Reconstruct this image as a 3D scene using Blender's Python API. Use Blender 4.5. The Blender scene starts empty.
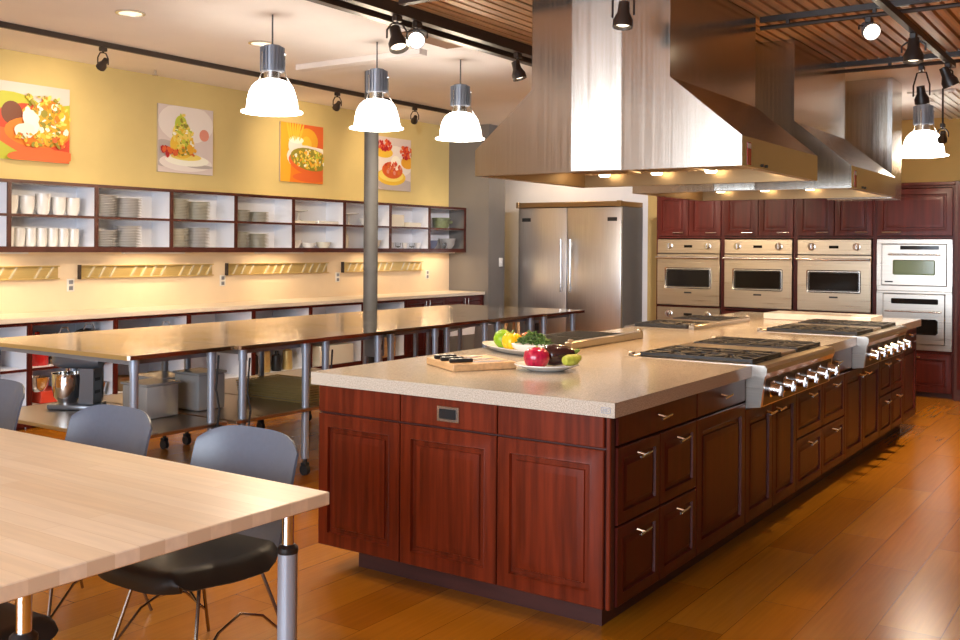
import bpy, bmesh, math, random
from mathutils import Vector, Matrix
random.seed(7)
S = bpy.context.scene
COL = S.collection
R = math.radians

# ------------------------------------------------------------------ camera
F_PX, YAW, ROLL, CY, CAM_H = 999.4, R(34.398), R(-0.4106), 247.57, 1.5
cam = bpy.data.objects.new('camera', bpy.data.cameras.new('camera'))
COL.objects.link(cam)
cam.data.sensor_width = 36.0
cam.data.lens = F_PX * 36.0 / 960.0
cam.data.shift_y = -(320 - CY) / 960.0
cam.data.clip_start, cam.data.clip_end = 0.05, 100
_r = Vector((math.cos(YAW), math.sin(YAW), 0)); _f = Vector((-math.sin(YAW), math.cos(YAW), 0)); _d = Vector((0, 0, -1))
_c, _s = math.cos(ROLL), math.sin(ROLL)
_r2 = _c * _r + _s * _d; _d2 = -_s * _r + _c * _d
_m = Matrix((_r2, -_d2, -_f)).transposed().to_4x4(); _m.translation = Vector((0, 0, CAM_H))
cam.matrix_world = _m
S.camera = cam

# ------------------------------------------------------------------ world, daylight, exposure
W = bpy.data.worlds.new('world'); S.world = W; W.use_nodes = True
_bg = W.node_tree.nodes['Background']
_bg.inputs[0].default_value = (0.80, 0.88, 1.0, 1); _bg.inputs[1].default_value = 1.0
S.view_settings.view_transform = 'Standard'
try: S.view_settings.look = 'None'
except Exception: pass
S.view_settings.gamma = 1.0
S.view_settings.use_curve_mapping = False
S.view_settings.exposure = 0.16
S.cycles.use_denoising = True
S.cycles.max_bounces = 7
S.cycles.diffuse_bounces = 4
S.cycles.glossy_bounces = 4
S.cycles.sample_clamp_indirect = 6.0
S.cycles.caustics_reflective = False
S.cycles.caustics_refractive = False

def area(name, loc, rot, sx, sy, power, color):
    l = bpy.data.lights.new(name, 'AREA'); l.shape = 'RECTANGLE'; l.size = sx; l.size_y = sy
    l.energy = power; l.color = color
    o = bpy.data.objects.new(name, l); COL.objects.link(o); o.location = loc; o.rotation_euler = rot
    return o
DAY = (0.76, 0.87, 1.0); WARM = (1.0, 0.70, 0.40); WARM2 = (1.0, 0.77, 0.50)
# daylight coming in through the two street windows behind the camera
for wx in (-3.3, -0.6):
    area('window_daylight', (wx, -2.93, 1.85), (R(90), 0, 0), 2.4, 2.6, 265, DAY)

# ------------------------------------------------------------------ materials
def srgb(r, g, b):
    f = lambda c: (c / 255 / 12.92) if c / 255 <= 0.04045 else ((c / 255 + 0.055) / 1.055) ** 2.4
    return (f(r), f(g), f(b))
def mat(name, col, rough=0.5, metal=0.0, var=0.0, vscale=(8, 8, 8), col2=None, rvar=0.0, bump=0.0, emit=None, estr=0.0,
        coat=0.0, trans=0.0, ior=None, detail=4.0, spec=None):
    m = bpy.data.materials.new(name); m.use_nodes = True
    nt = m.node_tree; b = nt.nodes['Principled BSDF']
    b.inputs['Base Color'].default_value = (*col, 1); b.inputs['Roughness'].default_value = rough
    b.inputs['Metallic'].default_value = metal
    if coat: b.inputs['Coat Weight'].default_value = coat; b.inputs['Coat Roughness'].default_value = 0.12
    if trans: b.inputs['Transmission Weight'].default_value = trans
    if ior: b.inputs['IOR'].default_value = ior
    if spec is not None: b.inputs['Specular IOR Level'].default_value = spec
    if emit: b.inputs['Emission Color'].default_value = (*emit, 1); b.inputs['Emission Strength'].default_value = estr
    if var or rvar or bump or col2:
        tc = nt.nodes.new('ShaderNodeTexCoord'); mp = nt.nodes.new('ShaderNodeMapping'); mp.inputs['Scale'].default_value = vscale
        nz = nt.nodes.new('ShaderNodeTexNoise'); nz.inputs['Scale'].default_value = 1.0; nz.inputs['Detail'].default_value = detail
        nt.links.new(tc.outputs['Object'], mp.inputs[0]); nt.links.new(mp.outputs[0], nz.inputs['Vector'])
        c2 = col2 if col2 else tuple(max(0, c * (1 - var)) for c in col)
        c1 = col if col2 else tuple(min(1, c * (1 + var)) for c in col)
        rp = nt.nodes.new('ShaderNodeValToRGB'); rp.color_ramp.elements[0].position = 0.35; rp.color_ramp.elements[1].position = 0.65
        rp.color_ramp.elements[0].color = (*c2, 1); rp.color_ramp.elements[1].color = (*c1, 1)
        nt.links.new(nz.outputs['Fac'], rp.inputs[0]); nt.links.new(rp.outputs[0], b.inputs['Base Color'])
        if rvar:
            mr = nt.nodes.new('ShaderNodeMapRange'); mr.inputs['From Min'].default_value = 0.3; mr.inputs['From Max'].default_value = 0.7
            mr.inputs['To Min'].default_value = rough - rvar; mr.inputs['To Max'].default_value = rough + rvar
            nt.links.new(nz.outputs['Fac'], mr.inputs[0]); nt.links.new(mr.outputs[0], b.inputs['Roughness'])
        if bump:
            bp = nt.nodes.new('ShaderNodeBump'); bp.inputs['Strength'].default_value = bump; bp.inputs['Distance'].default_value = 0.01
            nt.links.new(nz.outputs['Fac'], bp.inputs['Height']); nt.links.new(bp.outputs[0], b.inputs['Normal'])
    return m
def planks(name, cols, rows, length, rough, along='Y', coat=0.0, bump=0.15, grain=(60, 2.5, 2), gv=0.25, seam=0.45):
    m = bpy.data.materials.new(name); m.use_nodes = True; nt = m.node_tree; b = nt.nodes['Principled BSDF']
    tc = nt.nodes.new('ShaderNodeTexCoord'); mp = nt.nodes.new('ShaderNodeMapping')
    if along == 'Y': mp.inputs['Rotation'].default_value = (0, 0, R(90))
    bk = nt.nodes.new('ShaderNodeTexBrick'); bk.inputs['Scale'].default_value = 1.0
    bk.inputs['Brick Width'].default_value = length; bk.inputs['Row Height'].default_value = rows
    bk.inputs['Mortar Size'].default_value = 0.0016; bk.inputs['Mortar Smooth'].default_value = 0.3
    bk.offset = 0.37; bk.offset_frequency = 2
    bk.inputs['Color1'].default_value = (0, 0, 0, 1); bk.inputs['Color2'].default_value = (1, 1, 1, 1); bk.inputs['Mortar'].default_value = (0.5, 0.5, 0.5, 1)
    rp = nt.nodes.new('ShaderNodeValToRGB'); rp.color_ramp.elements[0].position = 0.0; rp.color_ramp.elements[1].position = 1.0
    rp.color_ramp.elements[0].color = (*cols[0], 1); rp.color_ramp.elements[1].color = (*cols[-1], 1)
    for i, c in enumerate(cols[1:-1]):
        e = rp.color_ramp.elements.new((i + 1) / (len(cols) - 1)); e.color = (*c, 1)
    nt.links.new(tc.outputs['Object'], mp.inputs[0]); nt.links.new(mp.outputs[0], bk.inputs['Vector']); nt.links.new(bk.outputs['Color'], rp.inputs[0])
    m2 = nt.nodes.new('ShaderNodeMapping'); m2.inputs['Scale'].default_value = grain if along == 'Y' else (grain[1], grain[0], grain[2])
    nz = nt.nodes.new('ShaderNodeTexNoise'); nz.inputs['Scale'].default_value = 1.0; nz.inputs['Detail'].default_value = 5
    nt.links.new(tc.outputs['Object'], m2.inputs[0]); nt.links.new(m2.outputs[0], nz.inputs['Vector'])
    mr = nt.nodes.new('ShaderNodeMapRange'); mr.inputs['From Min'].default_value = 0.3; mr.inputs['From Max'].default_value = 0.7
    mr.inputs['To Min'].default_value = 1 - gv; mr.inputs['To Max'].default_value = 1 + gv
    nt.links.new(nz.outputs['Fac'], mr.inputs[0])
    mx = nt.nodes.new('ShaderNodeMix'); mx.data_type = 'RGBA'; mx.blend_type = 'MULTIPLY'; mx.inputs['Factor'].default_value = 1.0
    nt.links.new(rp.outputs[0], mx.inputs['A']); nt.links.new(mr.outputs[0], mx.inputs['B'])
    mo = nt.nodes.new('ShaderNodeMix'); mo.data_type = 'RGBA'; mo.inputs['B'].default_value = (*[c * seam for c in cols[0]], 1)
    nt.links.new(mx.outputs['Result'], mo.inputs['A']); nt.links.new(bk.outputs['Fac'], mo.inputs['Factor'])
    nt.links.new(mo.outputs['Result'], b.inputs['Base Color'])
    b.inputs['Roughness'].default_value = rough
    if coat: b.inputs['Coat Weight'].default_value = coat; b.inputs['Coat Roughness'].default_value = 0.15
    return m
def brushed(name, col, rough, scale, rvar=0.07, bump=0.02):
    return mat(name, col, rough, 1.0, var=0.05, vscale=scale, rvar=rvar, bump=bump, detail=3)

M = {}
M['floor'] = planks('amber wood planks', [(0.36, 0.118, 0.006), (0.43, 0.150, 0.008), (0.49, 0.185, 0.013)], 0.235, 1.25, 0.22, 'Y', gv=0.09)
M['butcher'] = planks('maple butcher block', [(0.82, 0.65, 0.46), (0.86, 0.71, 0.53), (0.90, 0.76, 0.59)], 0.075, 0.9, 0.33, 'X', grain=(40, 3, 30), gv=0.06, seam=0.93)
M['yellow'] = mat('yellow painted plaster', (0.68, 0.535, 0.225), 0.7, var=0.04, vscale=(2, 2, 2))
M['tan_wall'] = mat('ochre painted plaster', (0.55, 0.36, 0.12), 0.7, var=0.05, vscale=(2, 2, 2))
M['white_wall'] = mat('white painted plaster', (0.80, 0.74, 0.70), 0.7, var=0.03, vscale=(2, 2, 2))
M['grey_wall'] = mat('grey painted plaster', (0.17, 0.155, 0.14), 0.6, var=0.05, vscale=(2, 2, 2))
M['white_ceiling'] = mat('white ceiling paint', (0.88, 0.81, 0.75), 0.8, var=0.02, vscale=(2, 2, 2))
M['slat'] = mat('warm slatted wood', (0.74, 0.45, 0.22), 0.45, var=0.25, vscale=(30, 1.2, 10))
M['slat_back'] = mat('dark board behind slats', (0.20, 0.10, 0.045), 0.8)
M['laminate'] = mat('peach laminate', (0.82, 0.66, 0.46), 0.4, var=0.03, vscale=(3, 3, 3))
M['counter_edge'] = mat('cream laminate counter', (0.80, 0.70, 0.56), 0.35, var=0.03, vscale=(3, 3, 3))
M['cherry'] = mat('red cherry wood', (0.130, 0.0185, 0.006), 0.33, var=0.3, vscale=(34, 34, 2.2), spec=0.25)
M['cherry_dark'] = mat('dark and shade-painted cherry wood', (0.070, 0.0095, 0.006), 0.34, var=0.22, vscale=(28, 28, 2.2), spec=0.24)  # island cherry darkened to paint in the aisle shade; also dark wall cabinets
M['cherry_plinth'] = mat('dark brown plinth wood', (0.06, 0.014, 0.010), 0.5, var=0.2, vscale=(3, 20, 20))  # plain dark brown for plinths and carcasses
M['edge_wood'] = mat('dark cherry edge banding', (0.075, 0.016, 0.009), 0.4, var=0.2, vscale=(20, 3, 20))
M['white_lam'] = mat('white melamine', (0.88, 0.89, 0.94), 0.45)
M['stone'] = mat('speckled engineered stone', (0.60, 0.525, 0.43), 0.15, col2=(0.36, 0.31, 0.255), vscale=(220, 220, 220), detail=2)
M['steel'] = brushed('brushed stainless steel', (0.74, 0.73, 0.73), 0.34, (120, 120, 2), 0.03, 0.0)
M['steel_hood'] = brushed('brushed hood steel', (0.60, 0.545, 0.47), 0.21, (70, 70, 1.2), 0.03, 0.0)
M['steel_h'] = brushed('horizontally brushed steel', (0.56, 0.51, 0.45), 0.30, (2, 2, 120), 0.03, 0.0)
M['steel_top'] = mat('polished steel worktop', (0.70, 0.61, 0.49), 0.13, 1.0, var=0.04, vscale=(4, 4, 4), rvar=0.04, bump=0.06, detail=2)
M['chrome'] = mat('bright chrome', (0.80, 0.80, 0.80), 0.09, 1.0)
M['nickel'] = mat('satin nickel', (0.72, 0.70, 0.66), 0.25, 1.0)
M['brass'] = mat('warm brushed rail metal', (0.62, 0.46, 0.18), 0.35, 0.45, var=0.08, vscale=(3, 3, 200))
M['rail_glint'] = mat('painted rail highlight', (0.92, 0.82, 0.58), 0.25, 0.35)  # pale colour for the painted glints on the rails
M['bronze'] = mat('bronze grille metal', (0.36, 0.235, 0.12), 0.35, 1.0)
M['iron'] = mat('matt cast iron', (0.026, 0.026, 0.028), 0.5, var=0.3, vscale=(60, 60, 60))
M['black'] = mat('black enamel', (0.012, 0.012, 0.013), 0.35)
M['black_glass'] = mat('black oven glass', (0.010, 0.008, 0.007), 0.10, spec=0.25)
M['green_glass'] = mat('greenish oven glass', (0.16, 0.22, 0.13), 0.10, spec=0.5)
M['rubber'] = mat('black rubber', (0.015, 0.015, 0.015), 0.7)
M['tube'] = mat('grey powder coated tube', (0.36, 0.40, 0.47), 0.33, 0.35)
M['column'] = mat('grey painted steel column', (0.085, 0.085, 0.088), 0.6, 0.0, var=0.06, vscale=(3, 3, 1))
M['shell'] = mat('slate grey moulded plastic', (0.095, 0.108, 0.145), 0.36, var=0.03, vscale=(60, 60, 60))
M['shell_black'] = mat('black moulded plastic', (0.014, 0.013, 0.012), 0.42)
M['hood_under'] = mat('hood steel with painted shade', (0.40, 0.27, 0.14), 0.38, 0.9)  # hood steel browned and darkened in colour to imitate shade underneath
M['wire'] = mat('dark steel wire', (0.30, 0.24, 0.19), 0.25, 1.0)
M['porcelain'] = mat('white porcelain', (0.82, 0.80, 0.77), 0.18, coat=0.3)
M['cream_china'] = mat('cream china', (0.80, 0.77, 0.66), 0.25)
M['bluegrey_china'] = mat('grey rimmed china', (0.78, 0.76, 0.74), 0.25)
M['green_stone'] = mat('green stoneware', (0.16, 0.19, 0.10), 0.4, var=0.2, vscale=(20, 20, 20))
M['blue_china'] = mat('blue glazed china', (0.16, 0.19, 0.30), 0.25)
M['glass'] = mat('clear glass', (0.93, 0.95, 0.95), 0.03, trans=1.0, ior=1.3)
M['frost'] = mat('cloudy clear plastic', (0.88, 0.85, 0.82), 0.2, trans=0.6, ior=1.25)
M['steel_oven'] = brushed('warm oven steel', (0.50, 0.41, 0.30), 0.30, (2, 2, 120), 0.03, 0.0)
M['bulb_hood'] = mat('lit halogen bulb', (1, 1, 1), 0.3, emit=(1.0, 0.80, 0.52), estr=8.0)
M['lampglow'] = mat('glowing white lamp glass', (0.9, 0.9, 0.9), 0.3, emit=(1.0, 0.93, 0.84), estr=8.5)
M['bulb'] = mat('lit bulb', (1, 1, 1), 0.3, emit=(1.0, 0.86, 0.62), estr=12.0)
M['bulb_dim'] = mat('lamp lens', (1, 1, 1), 0.2, emit=(1.0, 0.85, 0.62), estr=2.5)
M['lens_soft'] = mat('soft downlight lens', (.8, .8, .8), 0.3, emit=(1.0, 0.86, 0.66), estr=0.9)
M['fin'] = mat('grey cast aluminium', (0.28, 0.30, 0.35), 0.4, 0.6)
M['track'] = mat('dark brown track metal', (0.035, 0.022, 0.016), 0.4)
M['plastic_white'] = mat('white plastic', (0.80, 0.78, 0.74), 0.4)
M['maple'] = mat('pale maple board', (0.60, 0.36, 0.17), 0.45, var=0.15, vscale=(40, 6, 40))
M['marble'] = mat('white marble', (0.80, 0.76, 0.74), 0.2, var=0.05, vscale=(8, 8, 8))
M['red_enamel'] = mat('red enamel', (0.50, 0.018, 0.018), 0.25, coat=0.4)
M['red_box'] = mat('orange red card', (0.60, 0.05, 0.02), 0.5)
M['grey_fabric'] = mat('grey vinyl', (0.09, 0.09, 0.10), 0.5)
M['mixer_grey'] = mat('gunmetal enamel', (0.17, 0.18, 0.20), 0.28, 0.4, coat=0.4)
M['lime'] = mat('lime green skin', (0.27, 0.48, 0.015), 0.35, var=0.15, vscale=(60, 60, 60))
M['pepper'] = mat('yellow pepper skin', (0.85, 0.55, 0.01), 0.22, coat=0.4)
M['tomato'] = mat('orange red tomato skin', (0.70, 0.12, 0.02), 0.25, coat=0.3)
M['onion'] = mat('magenta red onion skin', (0.52, 0.012, 0.06), 0.22, col2=(0.30, 0.004, 0.03), vscale=(70, 70, 4), coat=0.4)
M['eggplant'] = mat('dark purple eggplant skin', (0.035, 0.010, 0.012), 0.18, coat=0.6)
M['squash'] = mat('pale green squash skin', (0.42, 0.45, 0.06), 0.35, var=0.2, vscale=(40, 40, 40))
M['herb'] = mat('dark green beans', (0.06, 0.13, 0.02), 0.5, var=0.4, vscale=(50, 50, 50))
M['stalk'] = mat('green stalk', (0.16, 0.25, 0.04), 0.5)
M['blade'] = mat('polished blade steel', (0.86, 0.86, 0.90), 0.2, 0.4)
M['pan'] = mat('dark pan metal', (0.30, 0.21, 0.12), 0.35, 0.8)
M['canvas'] = mat('canvas edge', (0.55, 0.45, 0.33), 0.8)

# ------------------------------------------------------------------ mesh builder
class MB:
    def __init__(s): s.bm = bmesh.new(); s.mi = 0
    def _done(s):
        for f in s.bm.faces:
            if not f.tag: f.material_index = s.mi; f.tag = True
    def _face(s, vs):
        try: return s.bm.faces.new(vs)
        except ValueError: return None
    def box(s, x0, x1, y0, y1, z0, z1, b=0.0, seg=1):
        if x0 > x1: x0, x1 = x1, x0
        if y0 > y1: y0, y1 = y1, y0
        if z0 > z1: z0, z1 = z1, z0
        v = [s.bm.verts.new(p) for p in ((x0, y0, z0), (x1, y0, z0), (x1, y1, z0), (x0, y1, z0), (x0, y0, z1), (x1, y0, z1), (x1, y1, z1), (x0, y1, z1))]
        fs = [s._face([v[i] for i in q]) for q in ((3, 2, 1, 0), (4, 5, 6, 7), (0, 1, 5, 4), (1, 2, 6, 5), (2, 3, 7, 6), (3, 0, 4, 7))]
        if b:
            es = list({e for f in fs for e in f.edges})
            bmesh.ops.bevel(s.bm, geom=es, offset=b, segments=seg, profile=0.5, affect='EDGES')
            for f in s.bm.faces:
                if f.index == -1: f.tag = False
        s._done(); return s
    def ring(s, c, u, v, r, n): return [s.bm.verts.new(c + u * (r * math.cos(2 * math.pi * i / n)) + v * (r * math.sin(2 * math.pi * i / n))) for i in range(n)]
    def cyl(s, a, b, r, r2=None, n=16, caps=True):
        a, b = Vector(a), Vector(b); r2 = r if r2 is None else r2
        d = (b - a).normalized(); u = d.orthogonal().normalized(); v = d.cross(u)
        A, B = s.ring(a, u, v, r, n), s.ring(b, u, v, r2, n)
        for i in range(n): s._face([A[i], A[(i + 1) % n], B[(i + 1) % n], B[i]])
        if caps: s._face(A[::-1]); s._face(B)
        s._done(); return s
    def tube(s, pts, r, n=8, closed=False):
        P = [Vector(p) for p in pts]; rings = []; up = None
        for i, p in enumerate(P):
            if closed: t = (P[(i + 1) % len(P)] - P[i - 1]).normalized()
            else: t = (P[min(i + 1, len(P) - 1)] - P[max(i - 1, 0)]).normalized()
            if up is None: up = t.orthogonal().normalized()
            up = (up - t * up.dot(t)).normalized(); v = t.cross(up)
            rr = r[i] if isinstance(r, (list, tuple)) else r
            rings.append(s.ring(p, up, v, rr, n))
        m = len(P)
        for i in range(m if closed else m - 1):
            A, B = rings[i], rings[(i + 1) % m]
            for k in range(n): s._face([A[k], A[(k + 1) % n], B[(k + 1) % n], B[k]])
        if not closed: s._face(rings[0][::-1]); s._face(rings[-1])
        s._done(); return s
    def lathe(s, prof, c=(0, 0, 0), n=24, sx=1.0, sy=1.0, rot=0.0):
        c = Vector(c); rows = []
        for r, z in prof:
            if r < 1e-5: rows.append([s.bm.verts.new(c + Vector((0, 0, z)))])
            else:
                row = []
                for i in range(n):
                    a = 2 * math.pi * i / n; x, y = r * sx * math.cos(a), r * sy * math.sin(a)
                    row.append(s.bm.verts.new(c + Vector((x * math.cos(rot) - y * math.sin(rot), x * math.sin(rot) + y * math.cos(rot), z))))
                rows.append(row)
        for A, B in zip(rows, rows[1:]):
            if len(A) == 1 and len(B) == 1: continue
            for i in range(n):
                j = (i + 1) % n
                if len(A) == 1: s._face([A[0], B[j], B[i]])
                elif len(B) == 1: s._face([A[i], A[j], B[0]])
                else: s._face([A[i], A[j], B[j], B[i]])
        s._done(); return s
    def prism(s, pts, fn, d0, d1):
        """pts (a,b) polygon, fn(a,b,d) -> xyz"""
        A = [s.bm.verts.new(fn(a, b, d0)) for a, b in pts]; B = [s.bm.verts.new(fn(a, b, d1)) for a, b in pts]
        n = len(pts)
        for i in range(n): s._face([A[i], A[(i + 1) % n], B[(i + 1) % n], B[i]])
        s._face(A[::-1]); s._face(B); s._done(); return s
    def ball(s, c, r, n=16, m=10):
        rx, ry, rz = (r, r, r) if not isinstance(r, (tuple, list)) else r
        prof = [(max(0.0, math.sin(math.pi * i / m)), -math.cos(math.pi * i / m)) for i in range(m + 1)]
        c = Vector(c); st = len(s.bm.verts)
        s.lathe([(p[0] * rx, p[1] * rz) for p in prof], c, n, 1.0, ry / rx); return s
    def panel(s, o, u, v, w, h, t, lv):
        """a slab front: origin o (outer lower corner on the BACK plane), axes u,v, normal u x v; thickness t; lv nested (inset, depth)"""
        o, u, v = Vector(o), Vector(u), Vector(v); nrm = u.cross(v)
        def rect(i, d): return [s.bm.verts.new(o + u * a + v * b + nrm * (t + d)) for a, b in ((i, i), (w - i, i), (w - i, h - i), (i, h - i))]
        back = rect(0, -t); prev = back; s._face(back[::-1])
        for i, d in lv:
            cur = rect(i, d)
            for k in range(4): s._face([prev[k], prev[(k + 1) % 4], cur[(k + 1) % 4], cur[k]])
            prev = cur
        s._face(prev); s._done(); return s
    def xf(s, mtx): bmesh.ops.transform(s.bm, matrix=mtx, verts=s.bm.verts); return s
    def build(s, name, mats, parent=None, smooth=True, loc=None, ang=38):
        bmesh.ops.recalc_face_normals(s.bm, faces=s.bm.faces)
        me = bpy.data.meshes.new(name); s.bm.to_mesh(me); s.bm.free()
        for m in (mats if isinstance(mats, (list, tuple)) else [mats]): me.materials.append(m)
        if smooth:
            me.polygons.foreach_set('use_smooth', [True] * len(me.polygons))
            me.set_sharp_from_angle(angle=R(ang))
        o = bpy.data.objects.new(name, me); COL.objects.link(o)
        if parent: o.parent = parent
        if loc: o.location = loc
        return o
RAISED = [(0, -0.003), (0.003, 0), (0.056, 0), (0.059, 0.002), (0.064, -0.012), (0.084, -0.012), (0.087, -0.005), (0.114, -0.001), (0.117, -0.001)]
RAISED_S = [(0, -0.003), (0.003, 0), (0.043, 0), (0.046, 0.002), (0.050, -0.009), (0.058, -0.009), (0.076, 0.0), (0.079, 0.0)]
FLAT = [(0, -0.004), (0.004, 0), (0.010, 0)]

def tag(o, label, cat, group=None, kind=None):
    o['label'] = label; o['category'] = cat
    if group: o['group'] = group
    if kind: o['kind'] = kind
    return o
def thing(name, label, cat, loc=(0, 0, 0), rz=0.0, group=None):
    o = bpy.data.objects.new(name, None); COL.objects.link(o); o.empty_display_size = 0.1
    o.location = loc; o.rotation_euler = (0, 0, rz)
    return tag(o, label, cat, group)
def struct(o): o['kind'] = 'structure'; return o
def copy_tree(o, parent=None):
    c = o.copy(); COL.objects.link(c)
    if parent: c.parent = parent
    for ch in list(o.children): copy_tree(ch, c)
    return c
def dup(o, loc, rz, label, group=None):
    c = copy_tree(o); c.location = loc; c.rotation_euler = (0, 0, rz); c['label'] = label
    if group: c['group'] = group
    return c
def lamp(name, kind, loc, power, color, parent=None, **k):
    l = bpy.data.lights.new(name, kind); l.energy = power; l.color = color
    for a, b in k.items(): setattr(l, a, b)
    o = bpy.data.objects.new(name, l); COL.objects.link(o); o.location = loc
    if parent: o.parent = parent
    return o

# ================================================================== SETTING
struct(MB().box(-8.4, 3.7, -3.2, 12.6, -0.1, 0).build('floor', M['floor'], smooth=False))
struct(MB().box(-8.4, -8.2, -3.2, 12.6, 0, 3.6).build('wall_left', M['yellow'], smooth=False))
struct(MB().box(-8.2, -5.75, 12.4, 12.6, 0, 3.6).build('wall_back', M['white_wall'], smooth=False))
struct(MB().box(-5.75, 3.5, 12.4, 12.6, 0, 3.6).build('wall_far', M['tan_wall'], smooth=False))
struct(MB().box(-5.10, 3.5, 11.66, 11.86, 0, 2.93).build('wall_ovens', M['tan_wall'], smooth=False))
struct(MB().box(3.5, 3.7, -3.2, 12.6, 0, 3.6).build('wall_right', M['grey_wall'], smooth=False))
struct(MB().box(-8.2, -7.53, 11.2, 11.60, 0, 3.17).build('wall_partition', M['grey_wall'], smooth=False))
# window wall behind the camera
m = MB()
m.box(-8.2, 3.5, -3.2, -3.0, 0, 0.5).box(-8.2, 3.5, -3.2, -3.0, 3.2, 3.6)
for a, b in ((-8.2, -4.55), (-2.05, -1.85), (0.65, 3.5)): m.box(a, b, -3.2, -3.0, 0.5, 3.2)
struct(m.build('wall_front', M['white_wall'], smooth=False))
for i, (a, b) in enumerate(((-4.55, -2.05), (-1.85, 0.65))):
    m = MB(); m.box(a, a + .05, -3.12, -3.02, .5, 3.2).box(b - .05, b, -3.12, -3.02, .5, 3.2).box(a + .05, b - .05, -3.12, -3.02, .5, .55).box(a + .05, b - .05, -3.12, -3.02, 3.15, 3.2)
    m.box((a + b) / 2 - .025, (a + b) / 2 + .025, -3.12, -3.02, .55, 3.15)
    struct(m.build('window_%d' % (i + 1), M['track'], smooth=False))
# ceilings
struct(MB().box(-8.2, -3.98, -3.0, 12.4, 3.17, 3.3).build('ceiling', M['white_ceiling'], smooth=False))
struct(MB().box(-3.98, 3.5, 7.86, 12.4, 2.93, 3.05).build('ceiling_far', M['white_ceiling'], smooth=False))
m = MB(); m.box(-3.98, 3.5, -3.0, 7.86, 2.985, 3.05); m.mi = 1
x = -3.94
while x < 3.45:
    m.box(x, x + 0.056, -3.0, 7.86, 2.93, 2.984); x += 0.078
struct(m.build('ceiling_slats', [M['slat_back'], M['slat']], smooth=False))
# dark beams, track rails and a painted dark recess on the ceiling
struct(MB().box(-4.04, -3.98, -3.0, 12.3, 2.90, 3.17).build('trim_1', M['track'], smooth=False))
struct(MB().box(-4.95, -4.3, 6.05, 6.72, 3.155, 3.169).build('recess_shade', M['slat_back'], smooth=False))  # flat dark panel painted in for the shade of a ceiling recess
struct(MB().box(-6.6, -5.16, 6.62, 6.72, 3.12, 3.169).build('trim_3', M['white_wall'], smooth=False))
_b = MB().box(-2.35, 3.4, 7.825, 7.858, 2.895, 2.93).cyl((-2.35, 7.84, 2.862), (3.4, 7.84, 2.862), .014, n=8)
for q in range(11): _b.box(-2.2 + q * .5, -2.18 + q * .5, 7.83, 7.85, 2.865, 2.9)
struct(_b.build('trim_4', M['track'], smooth=False))
# backsplash between counter and display shelf
struct(MB().box(-8.199, -8.185, 3.5, 11.198, 0.90, 1.435).build('trim_5', M['laminate'], smooth=False))
# column behind the steel tables
m = MB(); m.cyl((0, 0, 0), (0, 0, 3.168), 0.068, n=32).cyl((0, 0, 0), (0, 0, .02), .12, n=24).cyl((0, 0, 1.28), (0, 0, 1.29), .0695, n=32)
struct(m.build('column', M['column'], loc=(-6.24, 7.27, 0)))
# ceiling services
vp_ = thing('ceiling_grille', 'white square ceiling grille above the oven wall at far right', 'vent', (-1.72, 10.6, 2.93))
MB().box(-.2, .2, -1.0, 1.0, -.02, 0).build('frame', M['plastic_white'], vp_)
for k in range(5): MB().box(-.17 + k * .075, -.14 + k * .075, -.95, .95, -.035, -.02).build('slat', M['plastic_white'], vp_)
DL = [(-6.14, 4.50, 'recessed ceiling downlight above the first food picture end of the room'), (-6.14, 5.76, 'recessed ceiling downlight behind the nearest glowing pendant'), (-6.95, 11.93, 'added ceiling downlight hidden behind the hood, brightening the refrigerator wall')]  # the last one is added out of sight to light the refrigerator wall
for x, y, lb in DL:
    t = thing('downlight', lb, 'ceiling light', (x, y, 3.17), group='recessed downlights in the white ceiling')
    MB().lathe([(.085, 0), (.105, 0), (.105, -.008), (.085, -.010), (.085, 0)], n=24).build('trim_ring', M['nickel'], t)
    MB().lathe([(.0, -.0015), (.083, -.0015)], n=24).build('lens', M['lens_soft'], t)
    lamp('downlight_lamp', 'SPOT', (0, 0, -.02), 60, WARM2, t, spot_size=R(130), spot_blend=0.6, shadow_soft_size=0.07)
sp = thing('sprinkler_head', 'tiny sprinkler head under the white ceiling between two pictures', 'sprinkler', (-7.94, 6.10, 3.17))
MB().cyl((0, 0, 0), (0, 0, -.05), .012, n=10).build('pipe', M['nickel'], sp); MB().cyl((0, 0, -.05), (0, 0, -.055), .03, n=14).build('deflector', M['nickel'], sp)

# ------------------------------------------------------------------ track lights
tr = tag(MB().box(-7.219, -7.191, 2.5, 10.4, 3.125, 3.169).build('light_track', M['track'], smooth=False), 'long dark ceiling track along the yellow picture wall', 'light track')
tr = tag(MB().box(-3.76, -3.70, 0.5, 11.6, 2.86, 2.929).build('light_track', M['track'], smooth=False), 'dark ceiling track beside the slatted ceiling edge near the first hood', 'light track')
_b = MB().box(-2.06, 3.2, 6.035, 6.065, 2.895, 2.929).cyl((-2.06, 6.05, 2.862), (3.2, 6.05, 2.862), .014, n=8)
for q in range(10): _b.box(-1.9 + q * .5, -1.88 + q * .5, 6.04, 6.06, 2.865, 2.9)
tr = tag(_b.build('light_track', M['track'], smooth=False), 'dark crosswise ceiling track between the two big hoods', 'light track')
tr = tag(MB().box(-1.268, -1.232, 2.6, 7.79, 2.805, 2.846).build('light_track', M['track'], smooth=False), 'dark lengthwise ceiling track over the aisle right of the island', 'light track')
tr = tag(MB().box(-3.6, -1.5, 4.42, 4.47, 2.88, 2.929).build('light_track', M['track'], smooth=False), 'short dark ceiling track in front of the first hood', 'light track')

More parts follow.
